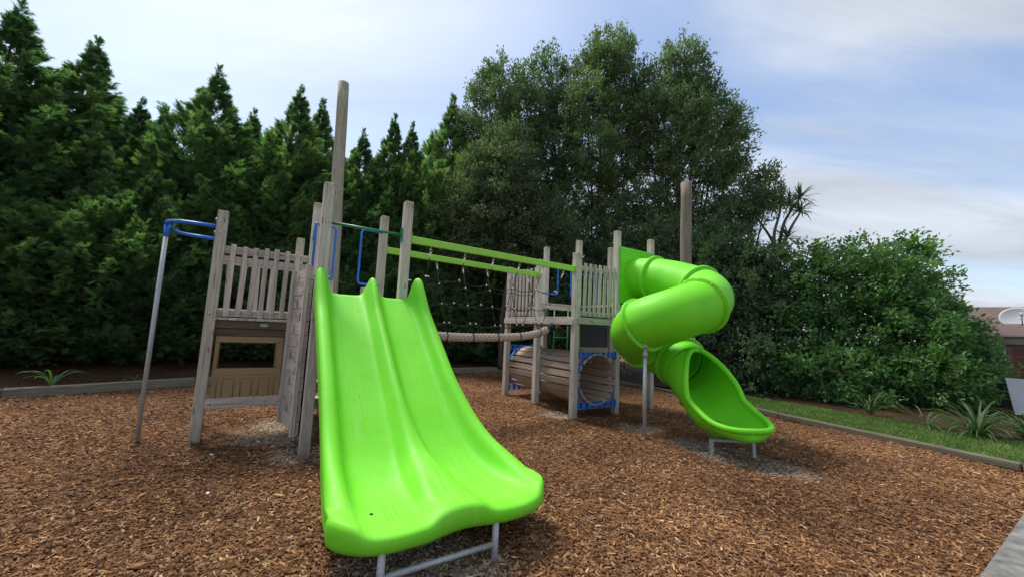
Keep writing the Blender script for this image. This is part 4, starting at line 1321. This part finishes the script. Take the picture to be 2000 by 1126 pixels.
CONIFERS = [  # column, row of the tip, width factor, what sets it apart
    (-170, -60, 1.1, 'dark cypress at the left edge of the hedge, partly out of view'),
    (40, 30, 1.05, 'tallest dark cypress of the hedge, at the far left with narrow tip'),
    (178, 88, 1.0, 'tall broad cypress right of the tallest one'),
    (272, 205, 0.8, 'low cypress in the dip right of the broad one'),
    (325, 225, 0.75, 'small cypress with drooping tip in the dip of the hedge'),
    (425, 150, 1.0, 'steep pointed cypress standing alone between two dips of the hedge'),
    (492, 225, 0.85, 'short cypress between the two pointed ones'),
    (582, 184, 0.95, 'slim pointed cypress just left of the tall grey pole'),
    (632, 213, 0.85, 'cypress half hidden by the tall grey pole'),
    (712, 270, 0.85, 'low cypress just right of the tall grey pole'),
    (772, 240, 0.8, 'thin cypress with bent tip above the slide tower'),
    (805, 252, 0.75, 'wispy cypress next to the thin one with bent tip'),
    (880, 200, 1.05, 'dark ragged cypress at the right end of the hedge beside the broadleaf trees'),
    (960, 330, 1.1, 'dark cypress behind the rope net bridge'),
    (1070, 350, 1.1, 'dark cypress behind the far play tower'),
]
for i, (px, py, wf, lab) in enumerate(CONIFERS):
    Y = hedge_y(px) + (0.0 if i % 2 else 0.35)
    top = at(px, py, Y)
    e = empty('cypress_tree', (top.x - 0.25, Y, 0.3), rng.uniform(-0.5, 0.5), lab, 'tree', 'cypress trees of the hedge')
    sz = (top.z - 0.3) / 8.15
    sx = 1.12 * wf * (0.66 + 0.34 * sz)
    c = link('crown', CON[i % 4], e); c.scale = (sx, sx, sz); 
    t_ = link('trunk', TRK, e); t_.scale = (1, 1, sz)
# low skirt of the hedge: bushy young cypresses filling the foot
SK = []
for s in range(2):
    acc = conifer_mesh(300 + s, h=4.6, r=1.55, nb=140, per=62, lean=0.15)
    o = acc.build('crown', M_CONI); SK.append(o.data); bpy.data.objects.remove(o)
SKIRT = [(-120, 0.5), (60, 0.0), (165, 0.35), (260, 0.0), (345, 0.3), (430, 0.0), (505, 0.35), (570, 0.0), (640, 0.3), (705, 0.0), (765, 0.3), (830, 0.0), (900, 0.2), (965, 0.0)]
SKL = ['at the left picture edge', 'left of the fireman pole, near the strappy plant', 'between strappy plant and fireman pole', 'directly behind the fireman pole', 'behind the blue hoop of the fireman pole', 'behind the balcony with its counter', 'behind the right half of the balcony', 'behind the climbing wall', 'behind the slide tower posts', 'behind the left slide lane', 'behind the right slide lane', 'left of the braided rope bridge', 'behind the braided rope bridge', 'behind the left end of the barrel tunnel']
for i, ((px, dy), w) in enumerate(zip(SKIRT, SKL)):
    Y = hedge_y(px) - 0.75 + dy
    p = at(px, 600, Y)
    e = empty('cypress_shrub', (p.x, Y, 0.25), rng.uniform(0, 6), 'low bushy cypress ' + w, 'shrub', 'low cypresses at the foot of the hedge')
    s = rng.uniform(0.85, 1.1)
    c = link('crown', SK[i % 2], e); c.scale = (s, s, s * rng.uniform(0.85, 1.15))

# ------------------------------------------------------------------ broadleaf trees
def leafy_blob(acc, c, rad, ncl, per, g, L=(0.07, 0.11), ratio=0.42, flat=1.0, shell=0.55, up=0.3, spread=0.2):
    c = np.array(c)
    d = unit(g.normal(0, 1, (ncl, 3)))
    rr = rad * (g.uniform(shell ** 3, 1.12, ncl) ** (1 / 3.0))
    lump = 1 + 0.22 * np.sin(3.1 * d[:, 0] + 1.3 * c[0]) * np.cos(2.7 * d[:, 1] + c[1]) + 0.12 * np.sin(6 * d[:, 2] + 4 * d[:, 0])
    cc = c + d * (rr * lump)[:, None] * np.array([1, 1, flat])
    k = ncl * per
    tw = unit(d * 0.65 + g.normal(0, 0.45, (ncl, 3)) + np.array([0.1, 0, up * 1.6]))       # the shoot each cluster grows on
    T = np.repeat(tw, per, 0); u_ = g.uniform(-0.25, 1.0, k)
    base = np.repeat(cc, per, 0) + T * (u_ * spread)[:, None] + g.normal(0, spread * 0.24, (k, 3))
    dd = unit(T * 0.75 + g.normal(0, 0.6, (k, 3)) + np.array([0, 0, up * 0.5]))
    V, F = leaves(base, dd, g.uniform(*L, k), g.uniform(*L, k) * ratio, g.normal(0, 0.8, k), g)
    acc.add(V, F)
    return cc
def limb(P, r0, r1, n=6, seg=7):
    Q = spline(P, n)
    m = len(Q)
    return tube_data(Q, [r0 + (r1 - r0) * (i / (m - 1)) ** 0.8 for i in range(m)], seg)
def tree(name, base, blobs, label, mat, seed, cat='tree', group=None, stems=2, dens=72, per=52, L=(0.11, 0.18), r0=0.11, spread=0.42, shell=0.55, twig=6, flat=1.0, ratio=0.42, up=0.3):
    """blobs: (centre, radius) in metres; limbs run from the base through the crown to every blob"""
    g = np.random.default_rng(seed); rr = random.Random(seed)
    base = Vector(base)
    e = empty(name, base, 0, label, cat, group)
    acc = Acc()
    WV, WF = [], []
    def addw(VF):
        V, Fc = VF
        o = len(WV); WV.extend(V); WF.extend([tuple(o + i for i in f) for f in Fc])
    bl = [(Vector(c) - base, r) for c, r in blobs]
    zmin = min(c.z - r for c, r in bl); zmax = max(c.z for c, r in bl)
    cen = sum((c for c, r in bl), Vector()) / len(bl)
    forks = []
    for s in range(stems):
        f = Vector((cen.x * rr.uniform(0.3, 0.9) + rr.uniform(-0.35, 0.35), cen.y * 0.6 + rr.uniform(-0.3, 0.3), max(zmin * 0.6, 0.5) + rr.uniform(0.0, 0.35) * (zmax - zmin)))
        b0 = Vector((rr.uniform(-0.2, 0.2), rr.uniform(-0.2, 0.2), -0.15))
        addw(limb([b0, b0.lerp(f, 0.5) + Vector((rr.uniform(-.15, .15), rr.uniform(-.1, .1), 0)), f], r0, r0 * 0.62))
        forks.append(f)
    for (c, r) in bl:
        f = min(forks, key=lambda q: (Vector((q.x, q.y, 0)) - Vector((c.x, c.y, 0))).length + 0.3 * abs(q.z - c.z))
        mid = f.lerp(c, 0.5) + Vector((rr.uniform(-.2, .2), rr.uniform(-.2, .2), -0.1 * (c - f).length))
        addw(limb([f, mid, c + Vector((0, 0, r * 0.5))], r0 * 0.5, 0.018, 5, 6))
        n = int(dens * r * r) + 6
        cc = leafy_blob(acc, c, r, n, per, g, L, ratio, flat, shell, up, spread)
        for k in range(min(int(twig * r * 2), len(cc))):
            q = Vector(cc[k]); st = mid.lerp(c, rr.uniform(0.3, 1.2))
            addw(limb([st, st.lerp(q, 0.5) + Vector((0, 0, -0.08)), q], 0.016, 0.005, 3, 4))
    acc.build('crown', mat, e)
    from_py('trunk', WV, WF, M_TRUNK, True, e)
    return e
def PB_(px, py, rp, Y, dy=0.0):
    p = at(px, py, Y + dy)
    return (p, 1.2 * rp * (Y + dy) / F_PX)
Y1, Y2, Y3 = 17.0, 16.2, 15.4
GB = 'tall broadleaf trees behind the far tower'
tree('broadleaf_tree', (at(1020, 690, Y1).x, Y1, 0.3), [PB_(*q) for q in ((985, 172, 42, Y1), (1062, 160, 42, Y1, .4), (955, 225, 45, Y1, -.5), (1035, 232, 48, Y1, -.6), (928, 285, 40, Y1), (1000, 300, 52, Y1, -.8), (1080, 280, 44, Y1, .3), (1065, 365, 45, Y1), (1100, 225, 34, Y1))], 'dark broadleaf tree with twin rounded tops, left of the tallest one', M_LEAF, 21, group=GB, stems=3)
tree('broadleaf_tree', (at(1165, 690, Y2).x, Y2, 0.3), [PB_(*q) for q in ((1188, 108, 40, Y2), (1160, 150, 38, Y2, .4), (1222, 155, 36, Y2, -.3), (1145, 210, 42, Y2, -.5), (1200, 225, 46, Y2, .3), (1240, 235, 36, Y2, -.5), (1120, 290, 45, Y2), (1180, 310, 46, Y2, -.7), (1225, 320, 40, Y2, .4), (1130, 385, 48, Y2, .3), (1195, 400, 44, Y2, -.3), (1150, 450, 45, Y2))], 'tallest broadleaf tree, its crown above the rope bridge end', M_LEAF, 22, group=GB, stems=4)
tree('broadleaf_tree', (at(1310, 690, Y3).x, Y3, 0.3), [PB_(*q) for q in ((1330, 128, 36, Y3), (1295, 165, 36, Y3, .3), (1358, 178, 32, Y3, -.3), (1275, 230, 44, Y3), (1335, 235, 46, Y3, -.5), (1395, 245, 44, Y3, .3), (1430, 255, 26, Y3), (1270, 310, 40, Y3, .5), (1330, 310, 46, Y3, -.5), (1395, 310, 42, Y3), (1425, 335, 26, Y3), (1250, 400, 34, Y3), (1300, 395, 34, Y3, .6), (1385, 385, 40, Y3), (1250, 455, 36, Y3), (1310, 450, 30, Y3), (1365, 450, 30, Y3))], 'wide broadleaf tree leaning right, behind the spiral slide', M_LEAF, 23, group=GB, stems=4, r0=0.15)
Y4 = 14.4
tree('broadleaf_tree', (at(985, 690, Y4).x, Y4, 0.3), [PB_(*q) for q in ((985, 295, 36, Y4), (935, 345, 42, Y4), (1000, 355, 48, Y4, -.3), (915, 410, 40, Y4), (970, 425, 50, Y4, -.4), (1040, 420, 44, Y4), (1085, 470, 40, Y4), (930, 480, 40, Y4), (1010, 490, 46, Y4))], 'pale grey-green broadleaf tree above the rope bridge', M_PALEL, 24, group=GB, stems=3, r0=0.10, shell=0.3)
Y5 = 14.0
tree('broadleaf_tree', (at(1385, 640, Y5).x, Y5, 0.3), [PB_(*q) for q in ((1482, 365, 27, Y5), (1455, 400, 27, Y5), (1498, 395, 19, Y5), (1472, 428, 20, Y5), (1430, 440, 24, Y5), (1400, 470, 26, Y5))], 'small dark tree with open branches between spiral slide and cabbage trees', M_LEAF, 25, group=GB, stems=1, r0=0.10, shell=0.3)
# dark understorey behind the far tower
GU = 'dark bushes behind the far tower'
for i, (px, py, rp, Y, w) in enumerate(((1110, 600, 75, 15.6, 'behind the tunnel'), (1200, 590, 80, 15.0, 'behind the balustrade next to the spiral slide'), (1290, 590, 80, 14.2, 'behind the spiral slide'), (1380, 600, 80, 13.4, 'right behind the bend of the spiral slide'), (1440, 620, 70, 13.0, 'under the low cabbage tree'))):
    p = at(px, py, Y)
    bl = [PB_(px + dx, py + dyy, rp * k, Y, d) for dx, dyy, k, d in ((0, -60, 0.62, 0), (-45, 0, 0.62, -.3), (40, 5, 0.62, .2), (0, 60, 0.7, -.3), (-10, -110, 0.45, 0.2), (35, -80, 0.45, 0))]
    tree('bush', (p.x, Y, 0.2), bl, 'dark leafy bush ' + w, M_LEAF, 40 + i, 'bush', GU, stems=2, r0=0.06, shell=0.2, dens=90, per=36, twig=2)

# ------------------------------------------------------------------ big green shrubs on the right
GS = 'green shrubs beyond the lawn'
SH = [
    (1480, 640, 12.4, ((0, -115, 44), (-45, -60, 46), (40, -65, 46), (0, 0, 58), (-40, 60, 50), (45, 65, 52), (0, 110, 46)), 'dull green shrub next to the spiral slide exit'),
    (1575, 640, 11.8, ((-15, -125, 42), (35, -110, 40), (-40, -55, 48), (40, -45, 50), (0, 15, 58), (-30, 80, 52), (45, 85, 50), (0, 130, 40)), 'leafy green shrub second from the spiral slide'),
    (1680, 640, 11.2, ((-20, -120, 44), (35, -110, 44), (-45, -50, 50), (45, -45, 52), (0, 10, 58), (-35, 80, 52), (40, 90, 52), (0, 140, 40)), 'bright leafy shrub in the middle of the row'),
    (1775, 645, 10.8, ((0, -145, 34), (-30, -105, 42), (28, -80, 42), (42, -25, 40), (-40, -30, 50), (5, 20, 56), (-30, 85, 54), (40, 90, 50), (0, 140, 38)), 'tallest of the green shrubs, with a pointed top'),
    (1835, 660, 10.4, ((-25, -45, 34), (25, -10, 36), (-30, 0, 46), (30, 40, 46), (-20, 75, 48), (68, 15, 30), (35, 95, 38), (70, 60, 30)), 'spreading shrub in front of the house'),
]
for i, (px, py, Y, bl, lab) in enumerate(SH):
    p = at(px, py + 100, Y)
    tree('shrub', (p.x, Y, 0.15), [PB_(px + a, py + b, r, Y, 0.35 * math.sin(3 * k + i) - 0.75 * sst(-90, 130, b)) for k, (a, b, r) in enumerate(bl)], lab, M_LEAF if i == 0 else M_SHRUB, 60 + i, 'shrub', GS, stems=3, r0=0.05, shell=0.25, dens=105, per=26, L=(0.09, 0.16), ratio=0.5, flat=0.8, twig=3, up=0.12, spread=0.30)

# ------------------------------------------------------------------ strappy plants
def blades(name, base, n, Lr, w, label, seed, arch=0.9, mat=M_FLAX, cat='plant', group=None, part='blade', elev=(0.5, 1.45), parent=None, joined=False):
    g = random.Random(seed)
    e = parent or empty(name, base, g.uniform(0, 6), label, cat, group)
    o0 = Vector((0, 0, 0)) if parent is None else Vector(base)
    AV, AF = [], []
    for k in range(n):
        az = g.uniform(0, 2 * math.pi); el = g.uniform(*elev); L = g.uniform(*Lr)
        h = Vector((math.cos(az), math.sin(az), 0)); s = Vector((-h.y, h.x, 0))
        V, Fc = [], []
        p = o0 + h * 0.04 * g.random(); a = el
        m = 7
        for i in range(m + 1):
            t = i / m
            ww = w * (0.55 + 1.3 * t) * (1 - t) ** 0.6 if t < 1 else 0.001
            ww = max(ww, 0.001)
            V += [p - s * ww + Vector((0, 0, ww * 0.5)), p, p + s * ww + Vector((0, 0, ww * 0.5))]
            a -= arch / m * (0.4 + 1.3 * t) * g.uniform(0.6, 1.3)
            p = p + (h * math.cos(a) + Vector((0, 0, 1)) * math.sin(a)) * (L / m)
        for i in range(m):
            b = i * 3
            Fc += [(b, b + 1, b + 4, b + 3), (b + 1, b + 2, b + 5, b + 4)]
        if joined:
            q = len(AV); AV += V; AF += [tuple(q + i for i in f) for f in Fc]
        else:
            from_py(part, V, Fc, mat, False, e)
    if joined:
        return from_py(part, AV, AF, mat, False, e)
    return e
GF = 'strappy flax plants beside the lawn'
def on_bank(px, py, z):
    p = gnd(px, py, z); p.z = z; return p
blades('flax_plant', on_bank(1912, 850, 0.10), 90, (0.5, 0.95), 0.017, 'largest flax plant, arching in front of the fence', 1, 1.3, group=GF)
blades('flax_plant', on_bank(2010, 858, 0.08), 54, (0.5, 0.9), 0.017, 'flax plant at the right picture edge', 2, 1.4, group=GF)
blades('flax_plant', on_bank(1700, 808, 0.12), 30, (0.45, 0.8), 0.014, 'small upright flax plant at the foot of the shrubs', 3, 1.3, group=GF)
blades('flax_plant', on_bank(1808, 832, 0.10), 26, (0.45, 0.8), 0.014, 'small yellowing flax plant between shrub and large flax', 4, 1.6, group=GF)
blades('flax_plant', on_bank(1490, 765, 0.12), 22, (0.5, 0.85), 0.012, 'thin dark flax plant beside the spiral slide exit', 5, 1.4, group=GF)
blades('strappy_plant', on_bank(100, 752, 0.18), 9, (0.4, 0.75), 0.022, 'small strappy green plant at the foot of the hedge', 6, 1.9, cat='plant', elev=(0.8, 1.4), mat=M_SHRUB)
blades('strappy_plant', on_bank(262, 742, 0.18), 8, (0.2, 0.4), 0.016, 'tiny yellow-green weed next to the fireman pole', 7, 1.9, cat='plant', elev=(0.4, 1.2), mat=M_FLAX)

# ------------------------------------------------------------------ cabbage trees
def cabbage(base, stems, label, seed, r0=0.13, nb=46, Lr=(0.5, 0.85)):
    e = empty('cabbage_tree', base, 0, label, 'tree', 'cabbage trees above the shrubs')
    V, F_ = [], []
    base = Vector(base)
    for P, ra, rb in stems:
        q, f = limb([Vector(p) - base for p in P], ra, rb, 6, 8)
        o = len(V); V += q; F_ += [tuple(o + i for i in x) for x in f]
    from_py('trunk', V, F_, M_CABT, True, e)
    for k, (P, ra, rb) in enumerate(stems):
        if rb < 0.06:
            blades('leaf_head', Vector(P[-1]) - base, nb, Lr, 0.026, '', seed + k, 0.9, parent=e, part='leaf_head', elev=(-0.5, 1.5), joined=True)
    return e
YC = 14.6
c0 = at(1518, 500, YC); root = Vector((c0.x, YC, 0.25))
A_ = lambda x, y, d=0.0: at(x, y, YC + d)
cabbage(root, [([root, A_(1519, 560), c0], 0.14, 0.11), ([c0, A_(1530, 440, .2), A_(1545, 410, .2), A_(1543, 400, .2)], 0.075, 0.035), ([A_(1545, 412, .2), A_(1552, 400, .2), A_(1562, 388, .2)], 0.045, 0.03), ([c0, A_(1545, 445, -.3), A_(1560, 420, -.3), A_(1562, 412, -.3)], 0.06, 0.03), ([c0, A_(1505, 465, .3), A_(1485, 435, .3), A_(1480, 425, .3)], 0.06, 0.03), ([c0, A_(1512, 460, -.2), A_(1522, 420, -.2), A_(1526, 395, -.2)], 0.07, 0.035), ([c0, A_(1530, 480, -.2), A_(1537, 466, -.2)], 0.05, 0.03)], 'branching cabbage tree with spiky leaf heads against the sky', 70, nb=60, Lr=(0.4, 0.75))
c1 = at(1457, 494, 12.4); root1 = Vector((c1.x, 12.4, 0.25))
cabbage(root1, [([root1, at(1452, 580, 12.4), c1], 0.10, 0.055)], 'low cabbage tree with one spiky head, above the dull green shrub', 90, nb=90, Lr=(0.5, 0.85))

# ------------------------------------------------------------------ house, fence and dish at the right edge
def quadprism(name, P, t, mat, parent):
    """a flat polygon P given thickness t along its normal"""
    bm = bmesh.new()
    f = bm.faces.new([bm.verts.new(p) for p in P])
    bm.normal_update()
    n = f.normal.copy()
    r = bmesh.ops.extrude_face_region(bm, geom=[f])
    bmesh.ops.translate(bm, vec=n * t, verts=[v for v in r['geom'] if isinstance(v, bmesh.types.BMVert)])
    return from_bm(name, bm, mat, False, parent)
HX = Vector((16.2, 13.2, 0))
hs = empty('house', HX, math.radians(-38), 'pink rendered house with dark tiled roof half hidden by the shrubs', 'house')
slab('wall', -0.4, 6.0, 0.0, 5.0, -0.6, 2.30, M_RENDER, hs)
rf = slab('roof', -0.75, 6.3, -0.45, -0.40, 2.22, 2.36, M_ROOF, hs)
for k in range(7):                                             # courses of tiles, each lapping the one below
    y0 = -0.45 + k * 0.36; z0 = 2.31 + k * 0.13
    for j in range(14):
        lumber('tile', (-0.75 + j * 0.5, y0 + 0.19, z0 + 0.07), (-0.75 + j * 0.5 + 0.49, y0 + 0.19, z0 + 0.07), 0.40, 0.035, M_ROOF, hs, side=(0, 1, 0.40), bev=0.008)
sh = empty('brick_shed', (13.1, 10.2, 0), math.radians(-40), 'low red brick outbuilding with sloping roof behind the dark fence', 'outbuilding')
slab('wall', 0.0, 4.0, 0.02, 2.5, -0.4, 1.80, M_MORT, sh)
for r in range(22):
    for k in range(9):
        x = 0.01 + k * 0.235 + (0.117 if r % 2 else 0)
        lumber('brick', (x, 0.012, -0.35 + r * 0.096), (x + 0.222, 0.012, -0.35 + r * 0.096), 0.083, 0.03, M_BRICK, sh, side=(0, 0, 1), bev=0.004)
lumber('fascia', (-0.35, -0.14, 1.86), (4.2, -0.14, 1.98), 0.16, 0.03, M_SLEEP, sh, side=(0, 0, 1))
quadprism('roof', [(-0.35, -0.16, 1.93), (4.2, -0.16, 2.05), (4.2, 2.0, 2.5), (-0.35, 2.0, 2.38)], 0.06, M_ROOF, sh)
lumber('downpipe', (-0.06, -0.05, 0.0), (-0.06, -0.05, 1.85), 0.07, 0.07, M_PALE, sh)
dc = at(1990, 622, 11.2)
dsh = empty('satellite_dish', dc, 0, 'pale grey satellite dish on a rusty bracket on the outbuilding roof', 'satellite dish')
face = (CPOS - dc); face.z = 0.0; face = (face.normalized() + Vector((0, 0, 0.25)) + Vector((0.30, 0.1, 0))).normalized()
qd = face.to_track_quat('Z', 'Y').to_matrix().to_4x4()
V, Fc = [], []
for i in range(9):
    r = 0.34 * i / 8
    for k in range(28):
        a = 2 * math.pi * k / 28
        V.append((r * math.cos(a) * 1.12, r * math.sin(a), 0.55 * r * r))
for i in range(8):
    for k in range(28):
        k2 = (k + 1) % 28
        Fc.append((i * 28 + k, i * 28 + k2, (i + 1) * 28 + k2, (i + 1) * 28 + k))
o = from_py('reflector', V, Fc, M_DISH, True, dsh); o.matrix_basis = qd
o.modifiers.new('shell', 'SOLIDIFY').thickness = 0.012
tube('feed_arm', [qd @ Vector((0, -0.30, 0.03)), qd @ Vector((0, -0.26, 0.30)), qd @ Vector((0, -0.05, 0.40))], 0.012, M_RUST, dsh)
tube('feed_horn', [qd @ Vector((0, -0.06, 0.36)), qd @ Vector((0, 0.02, 0.42))], 0.03, M_PALE, dsh)
tube('bracket', [Vector((0.02, 0.02, -0.02)), Vector((0.02, 0.06, -0.75))], 0.022, M_RUST, dsh)
slab('bracket_foot', -0.10, 0.14, -0.05, 0.15, -0.78, -0.74, M_RUST, dsh)
fq = at(1885, 780, 10.2)
fn = empty('board_fence', (fq.x, 10.2, -0.1), math.radians(-30), 'dark stained board fence behind the flax plants', 'fence')
for k in range(13):
    lumber('board', (k * 0.155, 0, 0.0), (k * 0.155, 0, 1.0 + rng.uniform(-.01, .01)), 0.148, 0.022, M_FENCE, fn, bev=0.003)
for z in (0.3, 0.95): lumber('rail', (-0.05, 0.04, z), (2.0, 0.04, z), 0.08, 0.045, M_FENCE, fn, side=(0, 0, 1))
pp = at(1983, 790, 9.0)
sp_ = empty('leaning_sheet', (pp.x, 9.0, 0.0), math.radians(-30), 'pale grey sheet standing against the end of the dark fence', 'panel')
quadprism('sheet', [(0.0, 0, 0.0), (1.1, 0, 0.0), (1.1, 0.12, 0.96), (-0.08, 0.12, 1.0)], 0.02, M_PALE, sp_)
# stray white pebble-like scraps lying on the bark
for k, (px, py) in enumerate(((413, 890), (405, 963))):
    p = gnd(px, py, 0.0)
    bm = bmesh.new(); bmesh.ops.create_icosphere(bm, subdivisions=1, radius=0.018)
    for v in bm.verts: v.co *= rng.uniform(0.75, 1.2); v.co.z *= 0.55
    o = from_bm('pebble', bm, M_WHITE); o.location = (p.x, p.y, float(gz(p.x, p.y)) + 0.02)
    tag(o, ('white pebble on the mulch in front of the balcony', 'small white pebble nearer the camera, left of the slide')[k], 'pebble')
